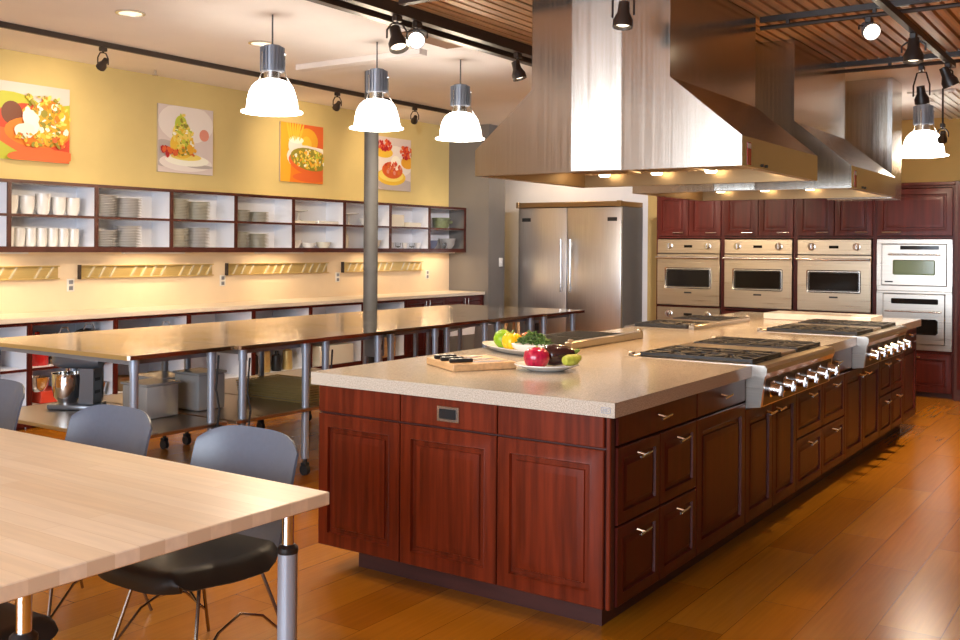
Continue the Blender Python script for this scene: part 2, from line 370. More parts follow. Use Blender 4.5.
def spot(top, aim, label, bright=False, power=60, drop=0.14, size=1.0, ang=60, color=WARM2):
    t = thing('track_spotlight', label, 'spotlight', top, group='track spotlights')
    d = (Vector(aim) - Vector(top)).normalized(); pv = Vector((0, 0, -drop))
    s_ = d.cross(Vector((0, 0, 1)))
    s_ = s_.normalized() if s_.length > 1e-3 else Vector((1, 0, 0))
    MB().box(-.018, .018, -.03, .03, -.035, 0, .004).cyl((0, 0, -.035), (0, 0, -.05), .008, n=8).build('mount', M['track'], t)
    w = .058 * size
    MB().tube([pv + s_ * w, pv + s_ * w + Vector((0, 0, drop * .35)), Vector((0, 0, -.05)) + s_ * w * .55, Vector((0, 0, -.045)), Vector((0, 0, -.05)) - s_ * w * .55,
               pv - s_ * w + Vector((0, 0, drop * .35)), pv - s_ * w], .006, 6).build('yoke', M['track'], t)
    q = d.to_track_quat('Z', 'Y').to_matrix().to_4x4()
    r = .05 * size
    m = MB().lathe([(0, -.075 * size), (r * .55, -.072 * size), (r * .62, -.02 * size), (r, .02 * size), (r, .055 * size), (r * .92, .055 * size), (r * .86, .03 * size), (0, .03 * size)], n=20)
    m.xf(Matrix.Translation(pv) @ q).build('can', M['track'] if not bright else M['fin'], t)
    m = MB().lathe([(0, .048 * size), (r * .5, .045 * size), (r * .88, .034 * size)], n=18)
    m.xf(Matrix.Translation(pv) @ q).build('lens', M['bulb'] if bright else M['bulb_dim'], t)
    if power:
        l = lamp('spot_lamp', 'SPOT', pv + d * (.10 * size), power, color, t, spot_size=R(ang), spot_blend=0.9, shadow_soft_size=.035)
        l.rotation_euler = (-d).to_track_quat('Z', 'Y').to_euler()
    return t
spot((-7.205, 5.02, 3.125), (-8.2, 5.1, 2.45), 'dark track spotlight above the gap between the first two food pictures', power=32, ang=120, size=.8)
spot((-7.205, 7.84, 3.125), (-8.2, 8.3, 2.45), 'dark track spotlight above the picture of the orange pasta bowl', power=32, ang=120, size=.8)
spot((-7.205, 9.16, 3.125), (-8.2, 10.0, 2.45), 'dark track spotlight above the fruit tart picture', power=32, ang=120, size=.8)
spot((-7.205, 10.1, 3.125), (-8.0, 11.2, 1.9), 'dark track spotlight at the far end of the picture wall track', power=30, size=.8)
spot((-3.73, 4.57, 2.86), (-2.9, 4.2, 0.9), 'dark track spotlight pointing down, left of the shining bulb', power=60, size=1.15)
spot((-3.73, 4.76, 2.86), (-2.2, 2.4, 1.6), 'shining bare bulb spotlight aimed towards the room', bright=True, power=60, drop=.10, size=1.05)
spot((-3.73, 5.90, 2.86), (-3.2, 6.1, 0.9), 'dark track spotlight tilted beside the left edge of the first hood', power=60, drop=.13)
spot((-2.20, 4.445, 2.88), (-2.2, 4.2, 0.9), 'dark track spotlight hanging before the chimney front of the first hood', power=50, drop=.24, size=1.0)
spot((-1.42, 6.05, 2.85), (-0.2, 4.2, 1.7), 'shining round spotlight on the crosswise track at upper right', bright=True, power=14, drop=.07, size=1.0)
spot((-1.25, 6.42, 2.805), (-1.25, 6.2, 0), 'dark can spotlight in a tall yoke near the crosswise track', power=90, drop=.11, size=1.15)
spot((-1.25, 7.58, 2.805), (-0.4, 8.2, 0.5), 'dark spotlight tilted sideways at the right edge of the room', power=90, drop=.10, size=1.1)
spot((-1.47, 7.84, 2.85), (-1.35, 8.6, 0.3), 'dark can spotlight hanging below the far crosswise beam', power=260, drop=.22, size=1.0, ang=110)
tt = spot((-1.615, 9.55, 2.62), (-2.0, 11.0, 1.2), 'tiny spotlight beyond the right hand pendant before the oven wall', power=16, drop=.12, size=.8)
MB().cyl((0, 0, -.01), (0, 0, .31), .008, n=8).build('stem', M['track'], tt)
spot((-3.73, 8.6, 2.86), (-6.9, 12.3, 1.8), 'added dark track spotlight brightening the refrigerator wall', power=330, ang=80, color=(.95, .94, 1))  # added behind the hood to brighten the refrigerator and white wall
spot((-3.73, 3.0, 2.86), (-2.6, 3.3, 0.4), 'added dark track spotlight brightening the end of the island from above', power=45, ang=70)  # added head, extra light on the island end
spot((-3.73, 2.0, 2.86), (-2.5, 3.4, 0.5), 'added dark track spotlight over the maple table end, brightening the island', power=45, ang=70)  # second added head, extra light from the table side
spot((-3.73, 9.4, 2.86), (-4.2, 11.0, 1.2), 'dark track spotlight facing the oven wall', power=70, ang=90)

# ------------------------------------------------------------------ pendants
def pendant(label, loc, top, power=48):
    t = thing('pendant_lamp', label, 'pendant lamp', loc, group='white dome pendant lamps')
    prof = [(.196, 0), (.220, .002), (.220, .010), (.183, .016), (.181, .05), (.175, .10), (.163, .15), (.140, .195), (.105, .228), (.062, .242)]
    MB().lathe(prof + [(.058, .236), (.101, .222), (.135, .190), (.158, .148), (.170, .098), (.176, .05), (.177, .012), (.196, 0)], n=36).build('shade', M['lampglow'], t)
    MB().lathe([(.0, .30), (.06, .30), (.06, .235), (.0, .235)], n=20).build('neck', M['nickel'], t)
    m = MB().cyl((0, 0, .295), (0, 0, .475), .076, n=28).cyl((0, 0, .475), (0, 0, .485), .06, n=20)
    for k in range(20):
        a = 2 * math.pi * k / 20; m.box(-.004, .004, .074, .088, .30, .47)
        bmesh.ops.rotate(m.bm, verts=m.bm.verts[-8:], cent=(0, 0, 0), matrix=Matrix.Rotation(a, 3, 'Z'))
    m.build('ballast_housing', M['fin'], t)
    m = MB()
    for k in range(3):
        a = 2 * math.pi * k / 3 + .5; c, s_ = math.cos(a), math.sin(a)
        m.tube([(c * .094, s_ * .094, .43), (c * .096, s_ * .096, .28), (c * .125, s_ * .125, .228), (c * .162, s_ * .162, .175), (c * .188, s_ * .188, .09), (c * .20, s_ * .20, .012)], .004, 6)
        m.cyl((c * .074, s_ * .074, .42), (c * .10, s_ * .10, .42), .006, n=6)
    m.build('wire_bracket', M['nickel'], t)
    MB().ball((0, 0, .12), (.045, .045, .06), 14, 8).build('bulb', M['bulb'], t)
    MB().tube([(0, 0, .48), (0, 0, top - loc[2])], .006, 8).build('cord', M['column'], t)
    lamp('pendant_bulb_lamp', 'POINT', (0, 0, -.03), power, WARM2, t, shadow_soft_size=.12)
    return t
pendant('glowing white dome pendant nearest the camera, over the steel tables', (-5.317, 5.097, 2.46), 3.17)
pendant('glowing white dome pendant in the middle of the row, before the grey column', (-5.302, 6.239, 2.46), 3.17)
pendant('glowing white dome pendant third in the row, beside the grey wall', (-5.175, 7.231, 2.46), 3.17)
pendant('glowing white dome pendant hanging alone by the oven wall', (-1.865, 10.04, 2.38), 2.93, 16)

# ================================================================== LEFT WALL: display shelf, pictures, rails
SH_Y = [3.80, 4.631, 5.453, 6.274, 7.086, 7.911, 8.74, 9.581, 10.377, 11.195]
t = thing('display_shelf', 'long wall hung cubby shelf with white bays and dark cherry edges full of crockery', 'shelf', (-8.2, 3.8, 1.435))
Y0, Y1 = 0, 11.195 - 3.8
MB().box(.002, .014, Y0, Y1, .0, .605).build('back_panel', M['white_lam'], t, smooth=False)
MB().box(.014, .285, Y0, Y1, .0, .045).build('bottom_board', M['white_lam'], t, smooth=False)
MB().box(.014, .285, Y0, Y1, .580, .605).build('top_board', M['white_lam'], t, smooth=False)
for a, b in zip(SH_Y, SH_Y[1:]):
    MB().box(.014, .285, a - 3.8 + .0155, b - 3.8 - .0155, .300, .320).build('middle_board', M['white_lam'], t, smooth=False)
for y in SH_Y[1:-1]:
    MB().box(.014, .285, y - 3.8 - .015, y - 3.8 + .015, .045, .580).build('divider', M['white_lam'], t, smooth=False)
m = MB().box(.2855, .302, Y0, Y1, -.002, .047).box(.2855, .302, Y0, Y1, .578, .607)
for y in SH_Y: m.box(.2855, .302, min(max(y - 3.8 - .017, Y0), Y1 - .034), max(min(y - 3.8 + .017, Y1), Y0 + .034), .047, .578)
for a, b in zip(SH_Y, SH_Y[1:]): m.box(.2855, .302, a - 3.8 + .017, b - 3.8 - .017, .299, .321)
m.build('edge_strip', M['edge_wood'], t, smooth=False)
# the strip lamps under the shelf that light the backsplash
for y in (4.5, 6.15, 7.8, 9.5, 10.7):
    tt = thing('strip_lamp', 'slim strip lamp under the display shelf lighting the counter wall, section at %s' % {4.5: 'the cups', 6.15: 'the plate stacks', 7.8: 'the small plates', 9.5: 'the column', 10.7: 'the grey wall'}[y], 'strip lamp', (-8.0, y, 1.433), group='strip lamps under the shelf')
    MB().box(-.02, .02, -.35, .35, -.014, 0).build('housing', M['plastic_white'], tt)
    l = lamp('strip_lamp_light', 'AREA', (0, 0, -.016), 2.6, (1, .72, .44), tt, shape='RECTANGLE', size=.03, size_y=.68)
BX = -8.03
TOPS, LOWS = 1.435 + .320, 1.435 + .045
def put(name, label, cat, proto_fn, loc, group=None): pass
mug = tag(MB().lathe([(0, 0), (.036, 0), (.050, .02), (.059, .06), (.062, .160), (.059, .160), (.055, .06), (.046, .022), (0, .012)], n=20).build('mug', M['porcelain']), 'x', 'mug')
tumbler = tag(MB().lathe([(0, 0), (.034, 0), (.043, .02), (.046, .06), (.046, .160), (.043, .160), (.040, .03), (0, .012)], n=20).build('tumbler', M['porcelain']), 'x', 'cup')
for i, y in enumerate((4.715, 4.865, 5.01, 5.16, 5.295)):
    o = mug if i == 0 else mug.copy()
    if i: COL.objects.link(o)
    o.location = (BX, y, TOPS + .0005); tag(o, 'white mug on the upper shelf of the cup bay, %s from the left' % ('first', 'second', 'third', 'fourth', 'fifth')[i], 'mug', 'white mugs on the upper shelf')
    if i == 2: o.scale = (1, 1, 1.15)
for i, y in enumerate((4.698, 4.795, 4.898, 5.0, 5.102, 5.205, 5.308)):
    o = tumbler if i == 0 else tumbler.copy()
    if i: COL.objects.link(o)
    o.location = (BX, y, LOWS + .0005); tag(o, 'tall white cup on the lower shelf of the cup bay, %s from the left' % ('first', 'second', 'third', 'fourth', 'fifth', 'sixth', 'seventh')[i], 'cup', 'tall white cups on the lower shelf')
ORD = ('second', 'third', 'fourth')
def plate_mesh(r, name, m):
    return MB().lathe([(0, 0), (r * .55, 0), (r * .62, .004), (r, .014), (r, .017), (r * .60, .008), (0, .005)], n=26).build(name, m)
PP = {}
def stack(bay, y, zt, r, n, m, where):
    key = (r, m)
    for k in range(n):
        if key not in PP: o = PP[key] = plate_mesh(r, 'plate', M[m])
        else: o = PP[key].copy(); COL.objects.link(o)
        o.location = (BX, y, zt + .0005 + k * .0150)
        tag(o, 'china plate in the ' + where, 'plate', where)
for bay, ya, r, m, tops in ((2, 5.453, .128, 'bluegrey_china', (13, 12, 10, 13)), (3, 6.274, .126, 'cream_china', (13, 12, 12, 13)), (4, 7.086, .118, 'cream_china', (8, 7, 11, 10))):
    for j, (lv, dy) in enumerate(((TOPS, .150), (TOPS, .415), (LOWS, .150), (LOWS, .415))):
        w = '%s stack of plates on the %s shelf of the %s bay' % (('left', 'right')[j % 2], 'upper' if lv == TOPS else 'lower', ('second', 'third', 'fourth')[bay - 2])
        stack(bay, ya + dy + (0 if bay < 4 else .0), lv, r, tops[j], m if j % 2 == 0 else ('bluegrey_china' if bay == 3 and j == 3 else m), w)
def bowl(name, label, loc, r, h, m, cat='bowl', group=None, n=24):
    o = MB().lathe([(0, 0), (r * .5, 0), (r * .82, h * .35), (r, h), (r * .95, h), (r * .76, h * .38), (r * .45, h * .1), (0, h * .1)], n=n).build(name, M[m], loc=loc)
    return tag(o, label, cat, group)
def slab(name, label, cat, loc, sx, sy, sz, m, b=.006, group=None):
    return tag(MB().box(-sx / 2, sx / 2, -sy / 2, sy / 2, 0, sz, b).build(name, M[m], loc=loc), label, cat, group)
# bay 5: low dishes and saucers
slab('serving_tray', 'thin rectangular white tray under a stand in the fifth bay', 'tray', (BX, 8.12, TOPS), .2, .34, .03, 'cream_china')
slab('serving_tray', 'wide shallow white tray lying in the fifth bay upper shelf', 'tray', (BX, 8.50, TOPS), .2, .34, .035, 'porcelain')
o = MB().lathe([(0, 0), (.05, 0), (.012, .02), (.012, .10), (.10, .115), (.10, .122), (0, .118)], n=22).build('cake_stand', M['porcelain'], loc=(BX, 8.12, TOPS + .03)); tag(o, 'small white cake stand on the tray in the fifth bay', 'cake stand')
bowl('bowl', 'square white bowl tilted rim in the fifth bay lower shelf', (BX, 8.05, LOWS), .085, .09, 'porcelain')
bowl('bowl', 'low white bowl beside the square bowl in the fifth bay', (BX, 8.27, LOWS), .09, .06, 'porcelain')
bowl('bowl', 'third white bowl of the fifth bay, nearest the sixth bay', (BX, 8.52, LOWS), .09, .07, 'cream_china')
# bay 6
o = MB().lathe([(0, 0), (.05, 0), (.012, .02), (.012, .12), (.12, .135), (.12, .142), (0, .138)], n=22).build('cake_stand', M['porcelain'], loc=(BX, 8.95, TOPS)); tag(o, 'white cake stand alone in the sixth bay, left of the column', 'cake stand')
bowl('bowl', 'white bowl on the sixth bay upper shelf behind the column', (BX, 9.28, TOPS), .10, .09, 'porcelain')
o = MB().lathe([(0, 0), (.05, 0), (.06, .05), (.055, .14), (.03, .19), (.03, .22), (.025, .22), (.025, .02), (0, .02)], n=20).build('pitcher', M['cream_china'], loc=(BX, 8.87, LOWS)); tag(o, 'cream pitcher on the lower shelf beside the column', 'pitcher')
bowl('bowl', 'cream bowl on the lower shelf right behind the column', (BX, 9.40, LOWS), .10, .10, 'cream_china')
# bay 7 stemware and dishes
slab('serving_box', 'tall cream box shaped dish in the seventh bay', 'dish', (BX, 9.77, TOPS), .18, .26, .15, 'cream_china')
slab('serving_box', 'low cream dish right of the tall one in the seventh bay', 'dish', (BX, 10.12, TOPS), .18, .26, .06, 'cream_china')
for i, y in enumerate((9.72, 9.86, 10.0, 10.14, 10.27)):
    o = MB().lathe([(0, 0), (.022, 0), (.035, .03), (.04, .075), (.037, .075), (.03, .03), (0, .012)], n=16).build('ramekin', M[('bluegrey_china', 'glass')[i % 2]], loc=(BX + .02, y, LOWS))
    tag(o, 'small cup on the lower shelf of the seventh bay, %s from the left' % ('first', 'second', 'third', 'fourth', 'fifth')[i], 'cup', 'small cups in the seventh bay')
# bay 8
t = thing('stone_casserole', 'olive green stoneware casserole with side handle in the last bay', 'casserole', (BX, 10.80, TOPS))
MB().lathe([(0, 0), (.09, 0), (.105, .03), (.11, .12), (.125, .125), (.125, .14), (.10, .14), (.09, .03), (0, .03)], n=24).build('pot', M['green_stone'], t)
MB().tube([(0, .12, .09), (0, .18, .09), (0, .23, .085)], [.022, .018, .024], 10).build('handle', M['green_stone'], t)
bowl('bowl', 'dark blue bowl in the lower shelf of the last bay', (BX, 10.57, LOWS), .10, .11, 'blue_china')
bowl('bowl', 'pale bowl behind the small jars of the last bay', (BX - .03, 10.98, LOWS), .12, .14, 'frost')
o = MB().lathe([(0, 0), (.035, 0), (.04, .05), (.025, .07), (.025, .08), (0, .08)], n=14).build('jar', M['glass'], loc=(BX + .05, 10.80, LOWS)); tag(o, 'tiny glass jar between the blue bowl and the pale bowl', 'jar')
# far-left bay glimpsed at the picture edge
bowl('bowl', 'white bowl in the bay cut off by the left picture edge', (BX, 4.25, TOPS), .1, .09, 'porcelain')

# pictures ----------------------------------------------------------
FOOD = {k: mat('print ' + k, v, 0.5) for k, v in dict(cream=(.85, .78, .74), lilac=(.72, .62, .60), lime=(.50, .52, .04), red=(.62, .05, .015), redl=(.75, .14, .03), brown=(.16, .04, .015),
        pasta=(.85, .55, .05), pastal=(.90, .72, .16), white=(.95, .93, .82), orange=(.80, .22, .015), amber=(.85, .42, .03), olive=(.30, .26, .03), berry=(.45, .01, .02), pink=(.75, .30, .22), grey=(.50, .44, .42), greenl=(.55, .62, .06)).items()}
FK = list(FOOD); FM = [FOOD[k] for k in FK]
def picture(yr, label, bgk, blobs, seed):
    """canvas 0.69 x 0.68 hung on the wall; blobs (colour, cu, cv, ru, rv[, rot]) in 0..1 units"""
    w, h = .69, .675
    t = thing('food_picture', label, 'picture', (-8.199, yr - w, 2.227))
    MB().box(0, .022, 0, w, 0, h, .003).build('canvas', M['canvas'], t, smooth=False)
    m = MB(); rnd = random.Random(seed); lay = .0226
    m.mi = FK.index(bgk); m._face([m.bm.verts.new(p) for p in ((lay, .002, .002), (lay, w - .002, .002), (lay, w - .002, h - .002), (lay, .002, h - .002))]); m._done()
    for b in blobs:
        ck, cu, cv, ru, rv = b[:5]; rot = b[5] if len(b) > 5 else 0; lay += .00012
        m.mi = FK.index(ck); vs = []
        for i in range(22):
            a = 2 * math.pi * i / 22; jit = 1 + (rnd.random() - .5) * (b[6] if len(b) > 6 else 0.0)
            x_, y_ = ru * math.cos(a) * jit, rv * math.sin(a) * jit
            u = cu + x_ * math.cos(rot) - y_ * math.sin(rot); v = cv + x_ * math.sin(rot) + y_ * math.cos(rot)
            vs.append(m.bm.verts.new((lay, min(max(u, .004), .996) * w, min(max(v, .004), .996) * h)))
        m._face(vs); m._done()
    m.build('printed_photo', FM, t, smooth=False)
    return t
def scatter(rnd, cols, n, cu, cv, su, sv, r0, r1, asp=2.0):
    out = []
    for _ in range(n):
        a = rnd.random() * 6.28; q = math.sqrt(rnd.random()); r = r0 + rnd.random() * (r1 - r0)
        out.append((rnd.choice(cols), cu + su * q * math.cos(a), cv + sv * q * math.sin(a), r, r / (1 + rnd.random() * (asp - 1)), rnd.random() * 3.1, .35))
    return out
rn = random.Random(3)
picture(5.36, 'food picture of noodles in a red boat bowl, cut by the left picture edge', 'lime', [('lilac', .5, .95, .75, .22), ('lime', .15, .62, .5, .25), ('red', .55, .40, .62, .34, -.12), ('redl', .45, .18, .6, .12, -.35), ('brown', .2, .60, .14, .15), ('brown', .22, .60, .10, .11),
        ('orange', .55, .38, .45, .2), ('amber', .72, .52, .30, .3)] + scatter(rn, ['pasta', 'amber', 'pastal', 'orange', 'olive', 'white'], 130, .68, .55, .32, .28, .018, .055, 3) + [('white', .44, .52, .11, .17, .3, .3), ('cream', .36, .38, .14, .10, .2, .2)]
        + scatter(rn, ['amber', 'redl', 'olive', 'pasta'], 50, .6, .28, .36, .10, .015, .04, 3) + [('redl', .62, .07, .5, .09, .05)] + scatter(rn, ['olive', 'pasta', 'pastal'], 16, .62, .80, .3, .06, .02, .05, 3), 1)
rn = random.Random(4)
picture(7.01, 'food picture of a tall yellow salad tower on a white plate', 'lilac', [('cream', .5, .75, .5, .3), ('grey', .1, .28, .3, .2), ('cream', .5, .16, .48, .13), ('grey', .75, .12, .25, .03), ('white', .52, .2, .4, .09), ('pastal', .5, .25, .28, .055), ('pink', .83, .60, .09, .09)]
        + [('pasta', .43, .42, .22, .2), ('pastal', .42, .58, .17, .2), ('greenl', .40, .72, .11, .14)] + scatter(rn, ['pasta', 'greenl', 'pastal', 'olive', 'white'], 90, .42, .50, .20, .25, .015, .04, 2.5) + scatter(rn, ['greenl', 'olive', 'pastal'], 14, .41, .78, .08, .1, .02, .04) + scatter(rn, ['amber', 'redl', 'olive'], 16, .5, .33, .2, .06, .03, .05) + scatter(rn, ['red', 'redl', 'berry'], 14, .2, .31, .14, .07, .03, .06), 2)
rn = random.Random(5)
picture(8.66, 'food picture of a pasta bowl against a glowing orange table', 'orange', [('redl', .8, .85, .35, .3), ('amber', .62, .72, .25, .22), ('pasta', .6, .66, .12, .14), ('amber', .08, .4, .16, .9), ('cream', .34, .62, .16, .17), ('white', .36, .72, .17, .06)] + [('pasta', .18 + .05 * k, .86 + .02 * (k % 3), .022, .16, .25 - .1 * k) for k in range(7)]
        + [('white', .72, .56, .4, .07), ('cream', .66, .40, .52, .24, -.1), ('redl', .68, .34, .5, .2, -.12), ('redl', .68, .10, .4, .08), ('olive', .68, .41, .46, .19, -.1)] + scatter(rn, ['pasta', 'pastal', 'amber', 'greenl', 'white'], 120, .68, .41, .42, .16, .015, .038, 2), 3)
rn = random.Random(6)
picture(10.32, 'food picture of berry fruit tarts, partly behind the grey column', 'lilac', [('grey', .6, .1, .6, .12), ('cream', .5, .55, .6, .3), ('pasta', .2, .70, .26, .10), ('amber', .9, .55, .2, .12), ('pasta', .42, .25, .42, .16), ('pastal', .42, .28, .36, .12), ('redl', .45, .38, .3, .16), ('white', .55, .52, .15, .14)]
        + scatter(rn, ['berry', 'red', 'redl'], 52, .2, .84, .22, .10, .018, .045, 1.3) + scatter(rn, ['berry', 'red', 'redl'], 44, .85, .74, .18, .12, .018, .045, 1.3) + scatter(rn, ['redl', 'red', 'pink', 'orange'], 52, .45, .42, .26, .12, .018, .045, 1.4), 4)

# wall rails --------------------------------------------------------
for i, (a, b, lb) in enumerate(((3.9, 5.255, 'brassy slotted wall rail at the left picture edge'), (5.465, 7.01, 'brassy slotted wall rail below the plate stacks'), (7.20, 8.745, 'brassy slotted wall rail between two outlets, left of the column'), (9.005, 10.57, 'brassy slotted wall rail crossing behind the grey column'))):
    t = thing('wall_rail', lb, 'rail', (-8.185, a, 1.19), group='utensil rails on the counter wall')
    L = b - a
    MB().box(0, .006, 0, L, 0, .122).build('back_plate', M['brass'], t, smooth=False)
    MB().box(.006, .04, 0, L, .112, .122, .002).build('top_flange', M['brass'], t, smooth=False)
    MB().box(.006, .04, 0, L, 0, .010, .002).build('bottom_flange', M['brass'], t, smooth=False)
    MB().box(.0, .042, -.012, 0, -.004, .126).build('end_cap', M['track'], t, smooth=False)
    for k in range(int(L / .115)):
        if k % 5 == 3: continue
        y = .08 + k * .115
        m = MB(); m.prism([(y, .010), (y + .022, .010), (y + .085, .112), (y + .063, .112)], lambda p, q, d: (d, p, q), .007, .018)
        m.build('slanted_glint', M['rail_glint'], t, smooth=False)  # pale slanted strips imitate light reflected diagonally in the rail
for i, (y, lb) in enumerate(((5.382, 'double wall outlet under the gap left of the second rail'), (7.155, 'double wall outlet between the second and third rails'), (8.93, 'double wall outlet left of the grey column'), (10.70, 'double wall outlet nearest the grey wall'))):
    t = thing('wall_outlet', lb, 'outlet', (-8.185, y, 1.075), group='outlets on the counter wall')
    MB().box(0, .008, -.038, .038, 0, .115, .003).build('cover_plate', M['plastic_white'], t)
    for z in (.03, .085): MB().box(.008, .011, -.02, .02, z - .018, z + .018, .002).build('socket', M['fin'], t)
t = thing('light_switch', 'white light switch on the end of the grey wall', 'switch', (-7.529, 11.50, 1.24))
MB().box(0, .008, -.045, .045, 0, .12, .003).build('cover_plate', M['plastic_white'], t); MB().box(.008, .014, -.015, .015, .035, .085, .003).build('rocker', M['porcelain'], t)

# ------------------------------------------------------------------ left base cabinets and counter
tag(MB().box(-8.183, -7.575, 3.6, 11.198, .865, .905, .004).build('wall_counter', M['counter_edge'], smooth=False), 'long cream laminate counter along the picture wall', 'counter')
BY = [3.80, 4.638, 5.445, 6.245, 7.06, 7.88, 8.735, 9.52, 10.33, 11.195]
names = ['at the left picture edge', 'holding the red pot and black bag', 'holding the white kettles', 'left of the glass jars', 'holding the clear glasses', 'left of the column', 'behind the column']
for i in range(9):
    a, b = BY[i] + .001, BY[i + 1] - .001; w = b - a
    if i < 7:
        t = thing('open_base_cabinet', 'open white base cabinet with dark red edges ' + names[i], 'cabinet', (-8.18, a, 0), group='open base cabinets under the counter')
    else:
        t = thing('base_cabinet', 'dark cherry two door base cabinet ' + ('right of the column' if i == 7 else 'against the grey wall'), 'cabinet', (-8.18, a, 0), group='dark cherry base cabinets')
    mi = M['white_lam'] if i < 7 else M['cherry_dark']
    MB().box(0, .56, .03, w - .03, 0, .16).build('plinth', M['cherry_dark'], t, smooth=False)
    MB().box(0, .565, .018, w - .018, .16, .18).build('bottom_board', mi, t, smooth=False)
    for y in (0, w - .018): MB().box(0, .565, y, y + .018, 0, .863).build('side_panel', mi, t, smooth=False)
    MB().box(0, .012, .018, w - .018, .18, .845).build('back_panel', mi, t, smooth=False)
    MB().box(0, .565, .018, w - .018, .845, .863).build('top_board', mi, t, smooth=False)
    if i < 7:
        MB().box(.012, .545, .018, w - .018, .47, .488).build('middle_shelf', mi, t, smooth=False)
        m = MB().box(.5655, .582, 0, .02, 0, .863).box(.5655, .582, w - .02, w, 0, .863).box(.5655, .582, .02, w - .02, .838, .863).box(.5655, .582, .02, w - .02, .02, .19)
        m.box(.5655, .582, .02, w - .02, .469, .489)
        m.build('edge_strip', M['cherry_dark'], t, smooth=False)
    else:
        for k in range(2):
            dw = w / 2 - .004; y0 = .002 + k * w / 2
            d = MB().panel((.5655, y0, .165), (0, 1, 0), (0, 0, 1), dw, .695, .02, RAISED).build('door', M['cherry_dark'], t)
            yh = y0 + (dw - .035 if k == 0 else .035)
            MB().tube([(.584, yh, .70), (.61, yh, .70), (.61, yh, .83), (.584, yh, .83)], .006, 8).build('handle', M['nickel'], d)
# contents of the open cabinets
CX = -7.80
def pot(name, label, loc, r, h, m, cat):
    t = thing(name, label, cat, loc)
    MB().lathe([(0, 0), (r * .95, 0), (r, .02), (r, h), (r * .95, h), (r * .93, .02), (0, .012)], n=24).build('pan_body', M[m], t)
    MB().lathe([(r * 1.02, h), (r * .7, h + .02), (.02, h + .035), (.02, h + .055), (0, h + .06)], n=24).build('pan_lid', M[m], t)
    for s_ in (-1, 1): MB().tube([(0, s_ * r * .97, h * .7), (.03, s_ * (r + .04), h * .72), (-.03, s_ * (r + .04), h * .72), (0, s_ * r * .97, h * .7)], .008, 6).build('handle', M['nickel'], t)
def bag(name, label, loc, sx, sy, sz, m, cat='bag'):
    t = thing(name, label, cat, loc)
    mm = MB().box(-sx, sx, -sy, sy, 0, sz, min(sx, sz * .45) * .8, 4); mm.build('bag_body', M[m], t)
    MB().tube([(sx * .3, -sy * .5, sz * .97), (sx * .3, -sy * .3, sz + .04), (sx * .3, sy * .3, sz + .04), (sx * .3, sy * .5, sz * .97)], .008, 6).build('strap', M['nickel'], t)
ZS = .4885
pot('stock_pot', 'red enamel stock pot in the open cabinet left of the grey bag', (CX, 4.825, ZS), .09, .22, 'red_enamel', 'pot')
bag('appliance_cover', 'grey covered appliance beside the red pot', (CX, 5.05, ZS), .13, .09, .26, 'grey_fabric', 'appliance')
bag('appliance_cover', 'black covered appliance right of the grey one', (CX, 5.29, ZS), .13, .11, .28, 'black', 'appliance')
slab('red_carton', 'low red orange box on the bottom shelf left of the grey mixer', 'box', (CX, 4.90, .1805), .3, .26, .10, 'red_box')
for i, y in enumerate((4.78, 5.14, 5.325)):
    bowl('mixing_bowl', 'polished steel bowl on the bottom shelf behind the mixer, %s from the left' % ('first', 'second', 'third')[i], (CX + .1, y, .281 if i == 0 else .1805), .088, .12, 'chrome', group='steel bowls behind the mixer')
for i, (y, m_) in enumerate(((5.595, 'porcelain'), (5.852, 'porcelain'))):
    t = thing('kettle', 'white kettle in the open cabinet, %s of a pair' % ('left' if i == 0 else 'right'), 'kettle', (CX, y, ZS), group='white kettles')
    MB().lathe([(0, 0), (.08, 0), (.085, .03), (.075, .16), (.05, .21), (0, .215)], n=22).build('body', M[m_], t)
    MB().ball((0, 0, .225), .018, 10, 6).build('knob', M['black'], t)
    MB().tube([(0, .07, .18), (0, .13, .17), (0, .13, .06), (0, .08, .04)], .01, 6).build('handle', M['nickel'], t)
    MB().tube([(0, -.07, .12), (0, -.11, .19)], [.02, .01], 8).build('spout', M[m_], t)
bag('appliance_cover', 'dark rounded cover beside the white kettles', (CX, 6.105, ZS), .13, .10, .25, 'grey_fabric', 'appliance')
for i, y in enumerate((6.45, 6.62, 6.78)):
    t = thing('storage_jar', 'small white jar with black knob in the open cabinet, %s from the left' % ('first', 'second', 'third')[i], 'jar', (CX, y, ZS), group='white jars with black knobs')
    MB().lathe([(0, 0), (.055, 0), (.06, .02), (.06, .17), (.045, .19), (0, .195)], n=18).build('body', M['plastic_white'], t); MB().ball((0, 0, .21), .02, 10, 6).build('knob', M['black'], t)
for i, y in enumerate((7.20, 7.32, 7.44, 7.56, 7.68)):
    o = MB().lathe([(0, 0), (.04, 0), (.045, .02), (.05, .24), (.047, .24), (.04, .02), (0, .01)], n=16).build('glass_vase', M['glass'], loc=(CX + (.08 if i % 2 else 0), y, ZS))
    tag(o, 'tall clear glass in the open cabinet, %s from the left' % ('first', 'second', 'third', 'fourth', 'fifth')[i], 'glass', 'clear glasses in the open cabinet')
slab('storage_crate', 'cream storage crate on the bottom shelf left of the column', 'crate', (CX, 8.32, .1805), .36, .55, .22, 'cream_china')
slab('storage_crate', 'tan storage crate on the bottom shelf behind the column', 'crate', (CX, 9.10, .1805), .36, .5, .24, 'maple')
slab('storage_crate', 'tan tray box on the middle shelf behind the column', 'crate', (CX, 9.18, ZS), .34, .44, .2, 'cream_china')
for i, y in enumerate((4.02, 4.22, 4.42)):
    o = MB().lathe([(0, 0), (.05, 0), (.055, .02), (.055, .2), (.03, .23), (.03, .26), (0, .26)], n=16).build('storage_canister', M[('chrome', 'glass', 'chrome')[i]], loc=(CX, y, ZS))
    tag(o, 'canister in the cabinet at the left picture edge, %s from the left' % ('first', 'second', 'third')[i], 'canister', 'canisters at the left edge')
